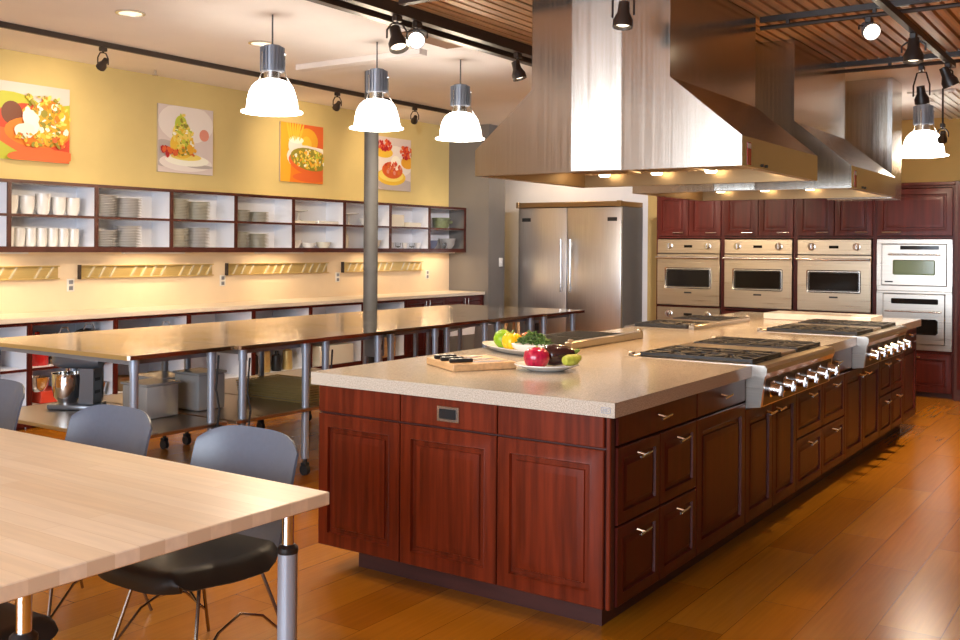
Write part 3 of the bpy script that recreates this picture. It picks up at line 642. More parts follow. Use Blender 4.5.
for i, y in enumerate((5.65, 5.85, 6.05)):
    bowl('mixing_bowl', 'nested dark bowl on the bottom shelf behind the wire racks, %s from the left' % ('first', 'second', 'third')[i], (CX, y, .1805), .1, .13, 'pan', group='dark bowls on the bottom shelf')
for i, (y, h) in enumerate(((7.2, .18), (7.36, .22), (7.52, .16), (7.68, .2))):
    o = MB().lathe([(0, 0), (.05, 0), (.055, .02), (.05, h), (.02, h + .02), (.02, h + .05), (0, h + .05)], n=14).build('bottle', M[('olive' if False else 'black', 'brass')[i % 2]], loc=(CX + .05, y, .1805))
    tag(o, 'bottle on the bottom shelf under the clear glasses, %s from the left' % ('first', 'second', 'third', 'fourth')[i], 'bottle', 'bottles on the bottom shelf')

# ================================================================== BACK: fridge, ovens
FX0, FX1, FY, FZ = -7.395, -5.815, 11.74, 2.12
t = thing('refrigerator', 'tall double door stainless steel refrigerator with bronze top grille', 'refrigerator', (FX0, FY, 0))
w = FX1 - FX0
MB().box(0, w, .045, .64, .0, 2.05, .004).build('cabinet_body', M['grey_wall'], t, smooth=False)
MB().box(.03, w - .03, .02, .045, .0, .10).build('toe_grille', M['black'], t, smooth=False)
m = MB().box(0, w, -.03, .64, 2.052, 2.12, .004)
m.box(-.015, .03, -.045, 0, 2.045, 2.127, .004).box(w - .05, w + .015, -.045, 0, 2.045, 2.127, .004)
for z in (2.068, 2.086, 2.104): m.box(.03, w - .05, -.036, -.03, z - .004, z + .004)
m.build('top_grille', M['bronze'], t, smooth=False)
split = .768
for k, (a, b) in enumerate(((.002, split - .004), (split + .004, w - .002))):
    d = MB().box(a, b, 0, .043, .10, 2.045, .006, 2).build('door', M['steel'], t)
    hx = split - .06 if k == 0 else split + .085
    mm = MB().cyl((hx, -.055, .93), (hx, -.055, 1.60), .014, n=14)
    for z in (.97, 1.56): mm.cyl((hx, -.055, z), (hx, 0, z), .012, n=10)
    mm.cyl((hx, -.055, 1.60), (hx, -.055, 1.62), .018, n=12).cyl((hx, -.055, .91), (hx, -.055, .93), .018, n=12)
    mm.build('handle', M['chrome'], d)
    bx = a + .06 if k == 0 else b - .2
    MB().box(bx, bx + .14, -.004, 0, 1.86, 1.91, .002).build('badge', M['black'], d, smooth=False)

def bar_handle(m, x0, x1, y, z, r=.011, post=.045):
    m.cyl((x0, y - post, z), (x1, y - post, z), r, n=12)
    for x in (x0 + .03, x1 - .03): m.cyl((x, y - post, z), (x, y, z), r * .8, n=8)
    return m
OX = [-4.985, -4.162, -3.336, -2.504, -1.735]
OY = 11.0
oven_lbl = ['leftmost', 'second', 'third']
def make_oven(t):
    MB().box(-.38, .38, 0, .5, 0, .76).build('oven_body', M['grey_wall'], t, smooth=False)
    cp = MB().box(-.385, .385, -.03, 0, .605, .768, .004).build('control_panel', M['steel_oven'], t)
    for x in (-.235, .235):
        m = MB().cyl((x, -.03, .69), (x, -.036, .69), .042, n=24).cyl((x, -.036, .69), (x, -.075, .69), .034, .028, n=20).box(x - .006, x + .006, -.088, -.07, .665, .715, .002)
        m.build('knob', M['chrome'], cp)
    MB().box(-.05, .05, -.033, -.03, .672, .702).build('display', M['black_glass'], cp, smooth=False)
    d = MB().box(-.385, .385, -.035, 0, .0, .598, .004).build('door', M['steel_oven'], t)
    MB().box(-.265, .265, -.0385, -.035, .215, .42, .012).build('window', M['black_glass'], d)
    m = MB().box(-.285, .285, -.037, -.034, .195, .44, .012); m.build('window_frame', M['nickel'], d)
    bar_handle(MB(), -.385, .385, -.035, .555, .013).build('handle', M['nickel'], d)
    MB().box(-.045, .045, -.037, -.035, .14, .158).build('badge', M['black'], d, smooth=False)
proto_oven = None
for i in range(4):
    a, b = OX[i] + .001, OX[i + 1] - .001; w = b - a; cx = (a + b) / 2
    t = thing('oven_cabinet', 'tall dark cherry cabinet ' + ('around the leftmost wall oven', 'around the second wall oven', 'around the third wall oven', 'around the stacked microwave and oven at right')[i], 'cabinet', (a, OY, 0), group='tall cherry oven cabinets')
    for x in (0, w - .022): MB().box(x, x + .022, 0, .64, 0, 2.165).build('side_panel', M['cherry_dark'], t, smooth=False)
    MB().box(.022, w - .022, .62, .64, 0, 2.165).build('back_panel', M['cherry_dark'], t, smooth=False)
    MB().box(.022, w - .022, 0, .62, 2.145, 2.165).build('top_board', M['cherry_dark'], t, smooth=False)
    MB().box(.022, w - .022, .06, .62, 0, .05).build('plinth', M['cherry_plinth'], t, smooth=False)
    zs = [1.625, .815] if i < 3 else [1.625, .46]
    for z in zs: MB().box(.022, w - .022, 0, .62, z, z + .022).build('shelf_board', M['cherry_dark'], t, smooth=False)
    MB().box(0, w, -.03, .64, 2.166, 2.20, .004).build('crown_strip', M['cherry_dark'], t, smooth=False)
    n = 2 if i < 3 else 1
    for k in range(n):
        dw = (w - .036) / n - .006; x0 = .018 + k * (w - .036) / n + .003
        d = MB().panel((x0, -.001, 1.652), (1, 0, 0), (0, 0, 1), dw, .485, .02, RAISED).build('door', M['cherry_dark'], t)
        hl = .13 if i < 3 else .19; xs = (x0 + dw - .06 - hl if k == 1 else x0 + .055)
        if i < 3: xs = x0 + dw - .05 - hl if k == 0 else x0 + dw - .04 - hl
        bar_handle(MB(), xs, xs + hl, -.021, 1.69, .007, .03).build('handle', M['chrome'], d)
    if i < 3:
        if proto_oven is None:
            proto_oven = thing('wall_oven', 'leftmost upper stainless wall oven beside the yellow wall', 'oven', (cx, OY, .845), group='stainless wall ovens'); make_oven(proto_oven)
            dup(proto_oven, (cx, OY, .052), 0, 'lower wall oven below the leftmost one, only its knobs showing')
        else:
            dup(proto_oven, (cx, OY, .845), 0, ('', 'middle upper stainless wall oven with a reflection in its window', 'third stainless wall oven, left of the microwave')[i])
        if i:
            for k in range(2):
                d = MB().panel((.02, -.001, .06 + k * .375), (1, 0, 0), (0, 0, 1), w - .04, .368, .02, RAISED).build('drawer', M['cherry_dark'], t)
                bar_handle(MB(), w / 2 - .08, w / 2 + .08, -.021, .36 + k * .375, .007, .03).build('handle', M['chrome'], d)
    else:
        d = MB().panel((.02, -.001, .06), (1, 0, 0), (0, 0, 1), w - .04, .395, .02, RAISED).build('drawer', M['cherry_dark'], t)
        bar_handle(MB(), w / 2 - .07, w / 2 + .07, -.021, .415, .007, .03).build('handle', M['chrome'], d)
        t = thing('built_in_microwave', 'stainless built in microwave with green tinted window, top of the stack', 'microwave', (cx, OY, 1.085))
        MB().box(-.345, .345, 0, .45, .005, .52).build('microwave_body', M['grey_wall'], t, smooth=False)
        m = MB().box(-.362, .362, -.022, -.002, 0, .053, .003).box(-.362, .362, -.022, -.002, .485, .532, .003).box(-.362, -.315, -.022, -.002, .053, .485).box(.315, .362, -.022, -.002, .053, .485)
        m.build('trim_frame', M['steel_h'], t, smooth=False)
        d = MB().box(-.31, .31, -.035, 0, .058, .48, .004).build('door', M['steel_h'], t)
        MB().box(-.20, .205, -.039, -.035, .165, .32, .012).build('window', M['green_glass'], d)
        MB().box(-.13, .24, -.038, -.035, .425, .465).build('display', M['black_glass'], d, smooth=False)
        bar_handle(MB(), -.24, .26, -.035, .375, .010, .035).build('handle', M['nickel'], d)
        MB().box(-.28, -.20, -.037, -.035, .085, .10).build('badge', M['black'], d, smooth=False)
        t = thing('speed_oven', 'stainless compact oven below the microwave', 'oven', (cx, OY, .483))
        MB().box(-.345, .345, 0, .45, .005, .59).build('oven_body', M['grey_wall'], t, smooth=False)
        m = MB().box(-.362, .362, -.022, -.002, 0, .06, .003).box(-.362, .362, -.022, -.002, .575, .60, .003).box(-.362, -.30, -.022, -.002, .06, .575).box(.30, .362, -.022, -.002, .06, .575)
        m.build('trim_frame', M['steel_h'], t, smooth=False)
        d = MB().box(-.295, .295, -.035, 0, .065, .57, .004).build('door', M['steel_h'], t)
        MB().box(-.215, .235, -.039, -.035, .16, .32, .02).build('window', M['black_glass'], d)
        MB().box(-.215, .235, -.039, -.035, .47, .525, .008).build('display', M['black_glass'], d)
        bar_handle(MB(), -.27, .27, -.035, .395, .010, .035).build('handle', M['nickel'], d)
t = thing('pantry_cabinet', 'dark cherry pantry panel at the right end of the oven wall', 'cabinet', (-1.725, 10.9, 0))
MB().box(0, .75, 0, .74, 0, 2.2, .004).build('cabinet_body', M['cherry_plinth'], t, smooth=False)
MB().panel((.03, 0, .12), (1, 0, 0), (0, 0, 1), .69, 2.05, .02, RAISED).build('door', M['cherry_dark'], t)

# ================================================================== ISLAND
IX0, IX1, IY0, IY1 = -3.255, -1.695, 3.377, 9.10
CT = .92
RNG = dict(R1=(4.886, 6.125), R2=(6.952, 8.165), L1=(4.98, 5.93), L2=(6.78, 7.95))
NR, NL = -2.385, -2.77
pts = [(IX0, IY0), (IX1, IY0)]
for k in ('R1', 'R2'):
    a, b = RNG[k]; pts += [(IX1, a - .002), (NR - .002, a - .002), (NR - .002, b + .002), (IX1, b + .002)]
pts += [(IX1, IY1), (IX0, IY1)]
for k in ('L2', 'L1'):
    a, b = RNG[k]; pts += [(IX0, b + .002), (NL + .002, b + .002), (NL + .002, a - .002), (IX0, a - .002)]
m = MB(); m.prism(pts, lambda a, b, d: (a, b, d), CT - .057, CT)
ct = m.build('island_worktop', M['stone'], smooth=False); tag(ct, 'long speckled stone worktop with cut outs for the rangetops on the kitchen island', 'worktop')
# small square maker's mark on the front edge
m = MB(); yf = IY0 - .0012
for (a, b, c, d) in ((-1.752, -1.712, .8985, .9005), (-1.752, -1.712, .8785, .8805), (-1.752, -1.750, .8785, .9005), (-1.714, -1.712, .8785, .9005), (-1.744, -1.722, .886, .888), (-1.744, -1.722, .892, .894), (-1.744, -1.742, .886, .894), (-1.732, -1.730, .886, .894)): m.box(a, b, yf, IY0, c, d)
m.build('square_mark', M['fin'], ct, smooth=False)
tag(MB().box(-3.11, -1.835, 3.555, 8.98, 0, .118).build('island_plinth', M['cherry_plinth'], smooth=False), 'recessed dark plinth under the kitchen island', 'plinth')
# end facade with three doors
t = thing('island_end_cabinet', 'red cherry island end with three raised panel doors facing the table', 'cabinet', (-3.238, 3.43, .12))
w = 1.505
MB().box(0, w, 0, .028, 0, .741, .002).build('carcass', M['cherry_plinth'], t, smooth=False)
div = [0, .486, .994, 1.484]
for k in range(3):
    a, b = div[k] + .003, div[k + 1] - .003
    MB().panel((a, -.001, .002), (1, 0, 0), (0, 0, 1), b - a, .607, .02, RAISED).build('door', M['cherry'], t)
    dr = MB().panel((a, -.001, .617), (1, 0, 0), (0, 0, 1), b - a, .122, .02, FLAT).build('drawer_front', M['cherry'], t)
    if k == 1:
        so = MB().box(.690, .805, -.026, -.021, .642, .708, .002).build('socket_plate', M['nickel'], dr, smooth=False)
        MB().box(.705, .79, -.028, -.026, .655, .697, .003).build('socket', M['black'], dr, smooth=False)
MB().box(1.487, w, -.012, 0, 0, .741, .003).build('corner_stile', M['cherry'], t, smooth=False)
# right side units
def knuckle(m, y, z, x):
    m.cyl((x + .03, y - .05, z - .004), (x + .03, y + .05, z + .004), .0055, n=8)
    m.cyl((x, y - .022, z + .008), (x + .032, y - .012, z), .006, n=8).cyl((x, y + .022, z - .008), (x + .032, y + .012, z), .006, n=8)
    return m
FXF = -1.745     # carcass face
def unit(label, ya, yb, spec, top=.742):
    t = thing('island_cabinet', label, 'cabinet', (FXF, ya, .12), group='dark cherry island cabinets along the aisle')
    w = yb - ya - .002
    MB().box(-.72, 0, .001, w, 0, top, .002).build('carcass', M['cherry_plinth'], t, smooth=False)
    for kind, y0, y1, z0, z1 in spec:
        a, b = y0 - ya + .003, y1 - ya - .003; h = z1 - z0 - .005
        o = (.001, a, z0 - .12)
        if kind == 'door' or kind == 'doorR' or kind == 'doorL':
            d = MB().panel(o, (0, 1, 0), (0, 0, 1), b - a, h, .02, RAISED if b - a > .3 else RAISED_S).build('door', M['cherry_dark'], t)
            if kind != 'door': knuckle(MB(), (b - .075) if kind == 'doorL' else (a + .075), z1 - .12 - .06, .021).build('handle', M['chrome'], d)
        elif kind == 'top':
            d = MB().panel(o, (0, 1, 0), (0, 0, 1), b - a, h, .02, FLAT).build('drawer', M['cherry_dark'], t)
            knuckle(MB(), (a + b) / 2, z0 - .12 + h * .55, .021).build('handle', M['chrome'], d)
        elif kind == 'deep':
            d = MB().box(.001, .010, a, b, z0 - .12, z0 - .12 + h, .002).build('drawer', M['cherry_dark'], t, smooth=False)
            mid = (a + b) / 2
            for q0, q1 in ((a, mid - .002), (mid + .002, b)):
                p = MB().panel((.0105, q0, z0 - .12), (0, 1, 0), (0, 0, 1), q1 - q0, h, .0105, RAISED_S).build('raised_panel', M['cherry_dark'], d)
                knuckle(MB(), (q0 + q1) / 2, z0 - .12 + h - .05, .021).build('handle', M['chrome'], d)
    return t
unit('corner island cabinet with three drawer rows, nearest the camera', 3.462, 4.250, [('top', 3.462, 4.25, .742, .862), ('deep', 3.462, 4.25, .435, .738), ('deep', 3.462, 4.25, .122, .432)])
unit('narrow island cabinet with one tall door, left of the first rangetop', 4.250, 4.884, [('top', 4.25, 4.884, .742, .862), ('door', 4.25, 4.884, .122, .738)])
unit('two door island cabinet directly under the first rangetop', 4.884, 5.722, [('doorL', 4.884, 5.305, .122, .70), ('doorR', 5.305, 5.722, .122, .70)], top=.58)
unit('deep drawer island cabinet between the two rangetops', 5.722, 6.13, [], top=.58) if False else None
unit('island drawer cabinet under the far end of the first rangetop', 5.722, 6.76, [('deep', 5.722, 6.76, .42, .70), ('deep', 5.722, 6.76, .122, .417)], top=.58)
unit('two door island cabinet under the second rangetop', 6.76, 7.735, [('doorL', 6.76, 7.245, .122, .70), ('doorR', 7.245, 7.735, .122, .70)], top=.58)
unit('deep drawer island cabinet under the far end of the second rangetop', 7.735, 8.52, [('deep', 7.735, 8.52, .42, .70), ('deep', 7.735, 8.52, .122, .417)], top=.58)
unit('last island cabinet with one tall door at the far end', 8.52, 9.06, [('top', 8.52, 9.06, .742, .862), ('door', 8.52, 9.06, .122, .738)])
def filler(label, ya, yb):
    t = thing('island_drawer_unit', label, 'drawer', (FXF, ya, .702), group='shallow drawers beside the rangetops')
    w = yb - ya
    MB().box(-.72, 0, .001, w, .001, .159, .002).build('carcass', M['cherry_plinth'], t, smooth=False)
    d = MB().panel((.001, .003, .01), (0, 1, 0), (0, 0, 1), w - .006, .148, .02, FLAT).build('drawer', M['cherry_dark'], t)
    knuckle(MB(), w / 2, .085, .021).build('handle', M['chrome'], d)
filler('shallow drawer in shade-darkened cherry between the two rangetops', 6.13, 6.948)
filler('shallow drawer in shade-darkened cherry right of the second rangetop', 8.169, 8.518)
# far side of the island
t = thing('island_cabinet', 'cherry cabinet run on the far side of the island facing the steel tables', 'cabinet', (-2.48, 3.462, .12))
MB().box(-.745, 0, 0, 5.6, 0, .56, .002).build('carcass', M['cherry_plinth'], t, smooth=False)
for k in range(8):
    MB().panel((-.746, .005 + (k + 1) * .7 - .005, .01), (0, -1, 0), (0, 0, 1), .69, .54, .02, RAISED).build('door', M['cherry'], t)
for a, b in ((0, 1.51), (2.475, 3.31), (4.495, 5.6)): MB().box(-.745, 0, a, b, .561, .741).build('rail_board', M['cherry'], t, smooth=False)

# ------------------------------------------------------------------ rangetops
def rangetop(name, label, loc, rz, depth, width, nsec, knobs, backtrim, grill=False):
    """local frame: x = 0 at the bullnose, going to -depth at the back; y 0..width; z 0 = worktop level"""
    t = thing(name, label, 'rangetop', loc, rz, 'stainless rangetops in the island')
    m = MB()
    m.box(-depth, -.105, 0, width, -.05, .004, .002)
    m.prism([(-.105, -.215), (-.03, -.205), (-.012, -.06), (0, -.035), (0, -.010), (-.012, .004), (-.105, .004)], lambda a, b, d: (a, d, b), 0, width)
    m.build('steel_body', M['steel_h'], t, smooth=False)
    ct_ = MB()
    ct_.prism([(-.0298, -.200), (-.0288, -.200), (-.0112, -.064), (-.0122, -.064)], lambda a, b, d: (a, d, b), .03, width - .03)
    ct_.build('fascia_dark_reflection', M['black'], t, smooth=False)  # black sheet paints the dark floor reflection on the steel front
    bt = MB().box(-depth, -depth + .045, 0, width, .004, backtrim, .004)
    for y in (.02, width - .02): bt.box(-depth + .002, -depth + .03, y - .014, y + .014, backtrim, backtrim + .014, .004)
    bt.build('back_trim', M['steel_h'], t)
    yk = width / knobs
    for k in range(knobs):
        y = yk * (k + .5)
        a = Vector((-.018, y, -.12)); n_ = Vector((1, 0, -.12)).normalized()
        mm = MB().cyl(a, a + n_ * .014, .042, n=20).cyl(a + n_ * .014, a + n_ * .055, .033, .028, n=18)
        c = a + n_ * .06
        mm.box(c.x - .012, c.x + .012, y - .006, y + .006, c.z - .028, c.z + .028, .003)
        mm.build('knob', M['chrome'], t)
    x0, x1 = -depth + .066, -.080
    secs = [(.02, width * .385), (width * .615, width - .02)] if nsec == 2 else [(.02, width - .02)]
    for a, b in secs:
        half = [(a, (a + b) / 2 - .003), ((a + b) / 2 + .003, b)]
        for ya, yb in half:
            g = MB()
            g.box(x0, x1, ya, ya + .014, .012, .028).box(x0, x1, yb - .014, yb, .012, .028).box(x0, x0 + .014, ya + .014, yb - .014, .012, .028).box(x1 - .014, x1, ya + .014, yb - .014, .012, .028)
            if grill:
                for k in range(1, 14): xx = x0 + (x1 - x0) * k / 14; g.box(xx - .005, xx + .005, ya + .014, yb - .014, .018, .030)
            else:
                xm = (x0 + x1) / 2; g.box(xm - .008, xm + .008, ya + .014, yb - .014, .014, .027)
                for xa, xb in ((x0, xm), (xm, x1)):
                    xc, yc = (xa + xb) / 2, (ya + yb) / 2
                    for k in range(8):
                        an = math.pi * 2 * k / 8; ex = min(abs((xb - xa) / 2 / max(abs(math.cos(an)), 1e-6)), abs((yb - ya) / 2 / max(abs(math.sin(an)), 1e-6))) - .012
                        p, q = Vector((xc + math.cos(an) * .03, yc + math.sin(an) * .03, .027)), Vector((xc + math.cos(an) * ex, yc + math.sin(an) * ex, .024))
                        g.cyl(p, q, .006, n=6)
            for fx in (x0 + .007, x1 - .007):
                for fy in (ya + .007, yb - .007): g.box(fx - .006, fx + .006, fy - .006, fy + .006, .004, .012)
            g.build('grate', M['iron'], t, smooth=False)
            if not grill:
                for xc in (x0 + (x1 - x0) * .25, x0 + (x1 - x0) * .75):
                    MB().cyl((xc, (ya + yb) / 2, .004), (xc, (ya + yb) / 2, .014), .055, n=20).cyl((xc, (ya + yb) / 2, .014), (xc, (ya + yb) / 2, .024), .038, n=20).build('burner', M['iron'], t)
        MB().box(x0 - .005, x1 + .004, a - .004, b + .004, .0042, .0062).build('burner_tray', M['iron'], t, smooth=False)
    if nsec == 2:
        MB().box(x0, x1, width * .40, width * .60, .004, .022, .005).build('griddle', M['steel_h'], t)
    return t
a, b = RNG['R1']; rangetop('rangetop', 'near rangetop on the aisle side of the island with dark grates and chrome knobs', (-1.620, a, CT), 0, .76, b - a, 2, 6, .012)
a, b = RNG['R2']; rangetop('rangetop', 'far rangetop on the aisle side of the island', (-1.620, a, CT), 0, .76, b - a, 2, 6, .012)
a, b = RNG['L1']; rangetop('rangetop', 'grill rangetop behind the vegetables on the steel table side of the island', (-3.335, b, CT), math.pi, .56, b - a, 1, 6, .045, grill=True)
a, b = RNG['L2']; rangetop('rangetop', 'far rangetop on the steel table side of the island', (-3.335, b, CT), math.pi, .56, b - a, 2, 8, .030)
slab('marble_slab', 'white marble slab lying across the far end of the island', 'slab', (-2.34, 8.46, CT + .0005), .86, .40, .05, 'marble', .005)

# ------------------------------------------------------------------ hoods
def hood(label, y0, y1):
    t = thing('range_hood', label, 'range hood', (-2.4825, y0, 1.91), group='stainless range hoods over the island')
    D = y1 - y0; bw, cw, lip, zc, top = .7875, .409, .146, .465, 1.018
    prof = [(-bw, 0), (bw, 0), (bw, lip), (cw, zc), (-cw, zc), (-bw, lip)]
    m = MB()     # canopy: open below
    A = [m.bm.verts.new((a, 0, z)) for a, z in prof]; B = [m.bm.verts.new((a, D, z)) for a, z in prof]
    m._face(A); m._face(B[::-1])
    for i in range(1, 6):
        j = (i + 1) % 6; m._face([A[i], B[i], B[j], A[j]])
    m._done()
    # inner rim and recessed underside
    ins = .05
    C = [m.bm.verts.new(p) for p in ((-bw + ins, ins, 0), (bw - ins, ins, 0), (bw - ins, D - ins, 0), (-bw + ins, D - ins, 0))]
    E_ = [m.bm.verts.new((v.co.x, v.co.y, .09)) for v in C]
    O = [A[0], A[1], B[1], B[0]]
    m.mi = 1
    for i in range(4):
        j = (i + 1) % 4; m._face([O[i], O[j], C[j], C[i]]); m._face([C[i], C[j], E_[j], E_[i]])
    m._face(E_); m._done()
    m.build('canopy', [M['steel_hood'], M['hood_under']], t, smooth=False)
    m = MB().box(-cw, cw, 0, D, zc, top); m.box(-cw - .002, cw + .002, -.002, D + .002, zc - .004, zc + .004)
    m.build('chimney', M['steel_hood'], t, smooth=False)
    m = MB().prism([(-.139, 0), (.139, 0), (.139, -.002), (-.139, -.034)], lambda a, b, d: (a, b, d), .004, top)
    m.build('center_panel', M['steel_hood'], t, smooth=False)
    for k in range(3):
        g = MB(); xa = -.62 + k * .42
        for q in range(9): g.box(xa + q * .043, xa + q * .043 + .026, .22, D - .22, .066, .088)
        g.build('baffle_filter', M['hood_under'], t, smooth=False)
    for (x, y) in ((-.55, .13), (-.18, .13), (.18, .13), (.55, .13), (-.55, D - .13), (-.18, D - .13), (.18, D - .13), (.55, D - .13)):
        l_ = MB().lathe([(0, .058), (.028, .058), (.034, .062), (.045, .089), (0, .089)], n=16)
        l_.xf(Matrix.Translation((x, y, 0))).build('halogen_lamp', M['bulb_hood'], t)
    for x in (-.37, .37):
        lamp('hood_lamp', 'SPOT', (x, D * .5, .04), 46, (1.0, .58, .24), t, spot_size=R(140), spot_blend=.6, shadow_soft_size=.06)
    s_ = MB().box(bw, bw + .002, .075, .13, .008, .12); s_.build('sticker', M['red_enamel'], t, smooth=False)
    m = MB().box(bw + .002, bw + .003, .08, .125, .09, .115); m.build('sticker_print', M['plastic_white'], t, smooth=False)
    m = MB()
    for q in (.30, .36): m.cyl((bw, q, .018), (bw + .008, q, .018), .008, n=10)
    m.build('switch', M['black'], t)
hood('big stainless hood over the near rangetops', 4.72, 6.0)
hood('big stainless hood over the far rangetops', 6.78, 8.08)
t = thing('exhaust_duct', 'plain tall stainless duct hanging behind the second hood', 'duct', (-2.12, 8.72, 1.93))
MB().box(-.26, .26, 0, .36, 0, .999, .003).build('duct_body', M['steel_hood'], t, smooth=False)
MB().box(.225, .262, -.003, .362, .002, .998).build('corner_trim', M['nickel'], t, smooth=False)

# ------------------------------------------------------------------ food and tools on the island
t = thing('chopping_board', 'square pale maple chopping board with knives on the stone worktop', 'chopping board', (-2.785, 3.995, CT + .0005), R(59))
MB().box(-.165, .165, -.17, .17, 0, .035, .004).build('board', M['maple'], t)
for y in (-.05, .05): MB().box(.165, .1665, y - .035, y + .035, .010, .026).build('finger_slot', M['cherry_plinth'], t, smooth=False)
def knife(label, loc, rz, L):
    t = thing('knife', label, 'knife', loc, rz, 'kitchen knives on the board')
    m = MB(); m.prism([(0, -.018), (L * .7, -.018), (L, .012), (L * .98, .016), (0, .016)], lambda a, b, d: (a, b, d), 0, .003)
    m.build('blade', M['blade'], t, smooth=False)
    h = MB().box(-.115, 0, -.011, .012, 0, .018, .004, 2).build('handle', M['black'], t)
    for x in (-.10, -.06, -.02): MB().cyl((x, 0, .017), (x, 0, .0195), .0085, n=10).build('rivet', M['plastic_white'], h)
ZB = CT + .036
ca, sa = math.cos(R(59)), math.sin(R(59))
def onb(u, v): return (-2.785 + u * ca - v * sa, 3.995 + u * sa + v * ca, ZB)
knife('long chef knife lying nearest the front edge of the board', onb(-.04, -.11), R(59) - R(6), .19)
knife('middle kitchen knife of the three on the board', onb(-.05, -.02), R(59) - R(2), .17)
knife('kitchen knife furthest back on the board', onb(-.045, .08), R(59) + R(4), .16)
t = thing('serving_plate', 'white oval plate holding a red onion and an eggplant', 'plate', (-2.412, 4.092, CT + .0005), R(40))
MB().lathe([(0, 0), (.075, 0), (.10, .008), (.148, .028), (.148, .032), (.10, .014), (.07, .007), (0, .006)], n=32, sx=1.05, sy=.9).build('dish', M['porcelain'], t)
def loc_on(cx, cy, rz, u, v, z): return (cx + u * math.cos(rz) - v * math.sin(rz), cy + u * math.sin(rz) + v * math.cos(rz), z)
t = thing('red_onion', 'shiny magenta red onion at the left of the white plate', 'onion', loc_on(-2.412, 4.092, R(40), -.055, -.03, CT + .0125))
m = MB().lathe([(0, .0), (.03, .002), (.054, .02), (.064, .05), (.058, .078), (.038, .096), (.014, .101), (0, .1015)], n=24); m.build('bulb', M['onion'], t)
MB().tube([(0, 0, .100), (.003, .002, .108)], [.006, .003], 6).build('root', M['squash'], t)
t = thing('eggplant', 'dark purple eggplant lying across the white plate', 'eggplant', loc_on(-2.412, 4.092, R(40), .06, .05, CT + .064), R(40))
m = MB().tube([(-.085, .01, 0), (-.078, .01, 0), (-.06, .008, .002), (-.02, .0, .004), (.03, 0, .006), (.065, .0, .012), (.08, 0, .016)], [.012, .030, .046, .053, .046, .031, .018], 18); m.build('fruit', M['eggplant'], t)
MB().tube([(.070, 0, .014), (.085, 0, .018), (.105, 0, .028)], [.022, .012, .007], 10).build('stem', M['stalk'], t)
t = thing('squash', 'small pale green squash at the right rim of the white plate', 'squash', loc_on(-2.412, 4.092, R(40), .112, -.035, CT + .052), R(70))
MB().tube([(-.05, 0, 0), (-.045, 0, 0), (-.02, 0, .0), (.02, 0, .002), (.045, 0, .01), (.055, 0, .014)], [.008, .020, .028, .026, .016, .008], 14).build('fruit', M['squash'], t)
PC = (-2.95, 4.70); PR = R(-27)
t = thing('serving_platter', 'long white platter of produce behind the chopping board', 'platter', (PC[0], PC[1], CT + .0005), PR)
MB().lathe([(0, 0), (.10, 0), (.125, .008), (.165, .03), (.165, .034), (.125, .014), (.09, .007), (0, .006)], n=36, sx=2.1, sy=.85).build('dish', M['porcelain'], t)
def onp(u, v, z): return loc_on(PC[0], PC[1], PR, u, v, CT + z)
t = thing('lime', 'bright green lime like fruit at the left of the platter', 'lime', onp(-.16, -.01, .0115))
MB().lathe([(0, 0), (.03, .004), (.053, .03), (.056, .055), (.045, .085), (.018, .102), (0, .103)], n=22).build('fruit', M['lime'], t); MB().cyl((0, 0, .10), (0, 0, .113), .004, n=8).build('stem', M['stalk'], t)
t = thing('yellow_pepper', 'yellow bell pepper in the middle of the platter', 'pepper', onp(-.045, -.02, .0115))
m = MB()
for k in range(4):
    an = k * math.pi / 2 + .4; m.ball((math.cos(an) * .024, math.sin(an) * .024, .047), (.034, .034, .046), 14, 10)
m.build('fruit', M['pepper'], t); MB().tube([(0, 0, .082), (0, .004, .098), (.006, .01, .108)], [.009, .006, .006], 8).build('stem', M['stalk'], t)
t = thing('tomato', 'orange red tomato peeking from behind the yellow pepper', 'tomato', onp(-.055, .088, .022))
MB().lathe([(0, .0), (.03, .002), (.050, .022), (.052, .045), (.038, .072), (.012, .082), (0, .08)], n=20).build('fruit', M['tomato'], t); MB().cyl((0, 0, .08), (0, 0, .088), .006, n=8).build('stem', M['stalk'], t)
DC = onp(.17, -.005, .0175)
t = thing('side_dish', 'small oval white dish heaped with green beans on the platter', 'dish', DC, R(10))
MB().lathe([(0, 0), (.06, 0), (.09, .02), (.10, .042), (.097, .044), (.085, .022), (.05, .008), (0, .008)], n=28, sx=1.35, sy=.75).build('dish', M['porcelain'], t)
m = MB(); rn = random.Random(11)
for k in range(150):
    an = rn.random() * 6.28; q = math.sqrt(rn.random()); x, y = .10 * q * math.cos(an), .05 * q * math.sin(an); z = .026 + .06 * (1 - q * q) * rn.random() + .014
    d = Vector((rn.uniform(-1, 1), rn.uniform(-1, 1), rn.uniform(-.3, .3))).normalized() * .024
    m.tube([Vector((x, y, z)) - d, Vector((x, y, z)), Vector((x, y, z)) + d], .0045, 5)
o = m.build('green_beans', M['herb'], loc=(DC[0], DC[1], DC[2] + .012)); tag(o, 'heap of chopped green beans in the small oval dish', 'beans', kind='stuff')

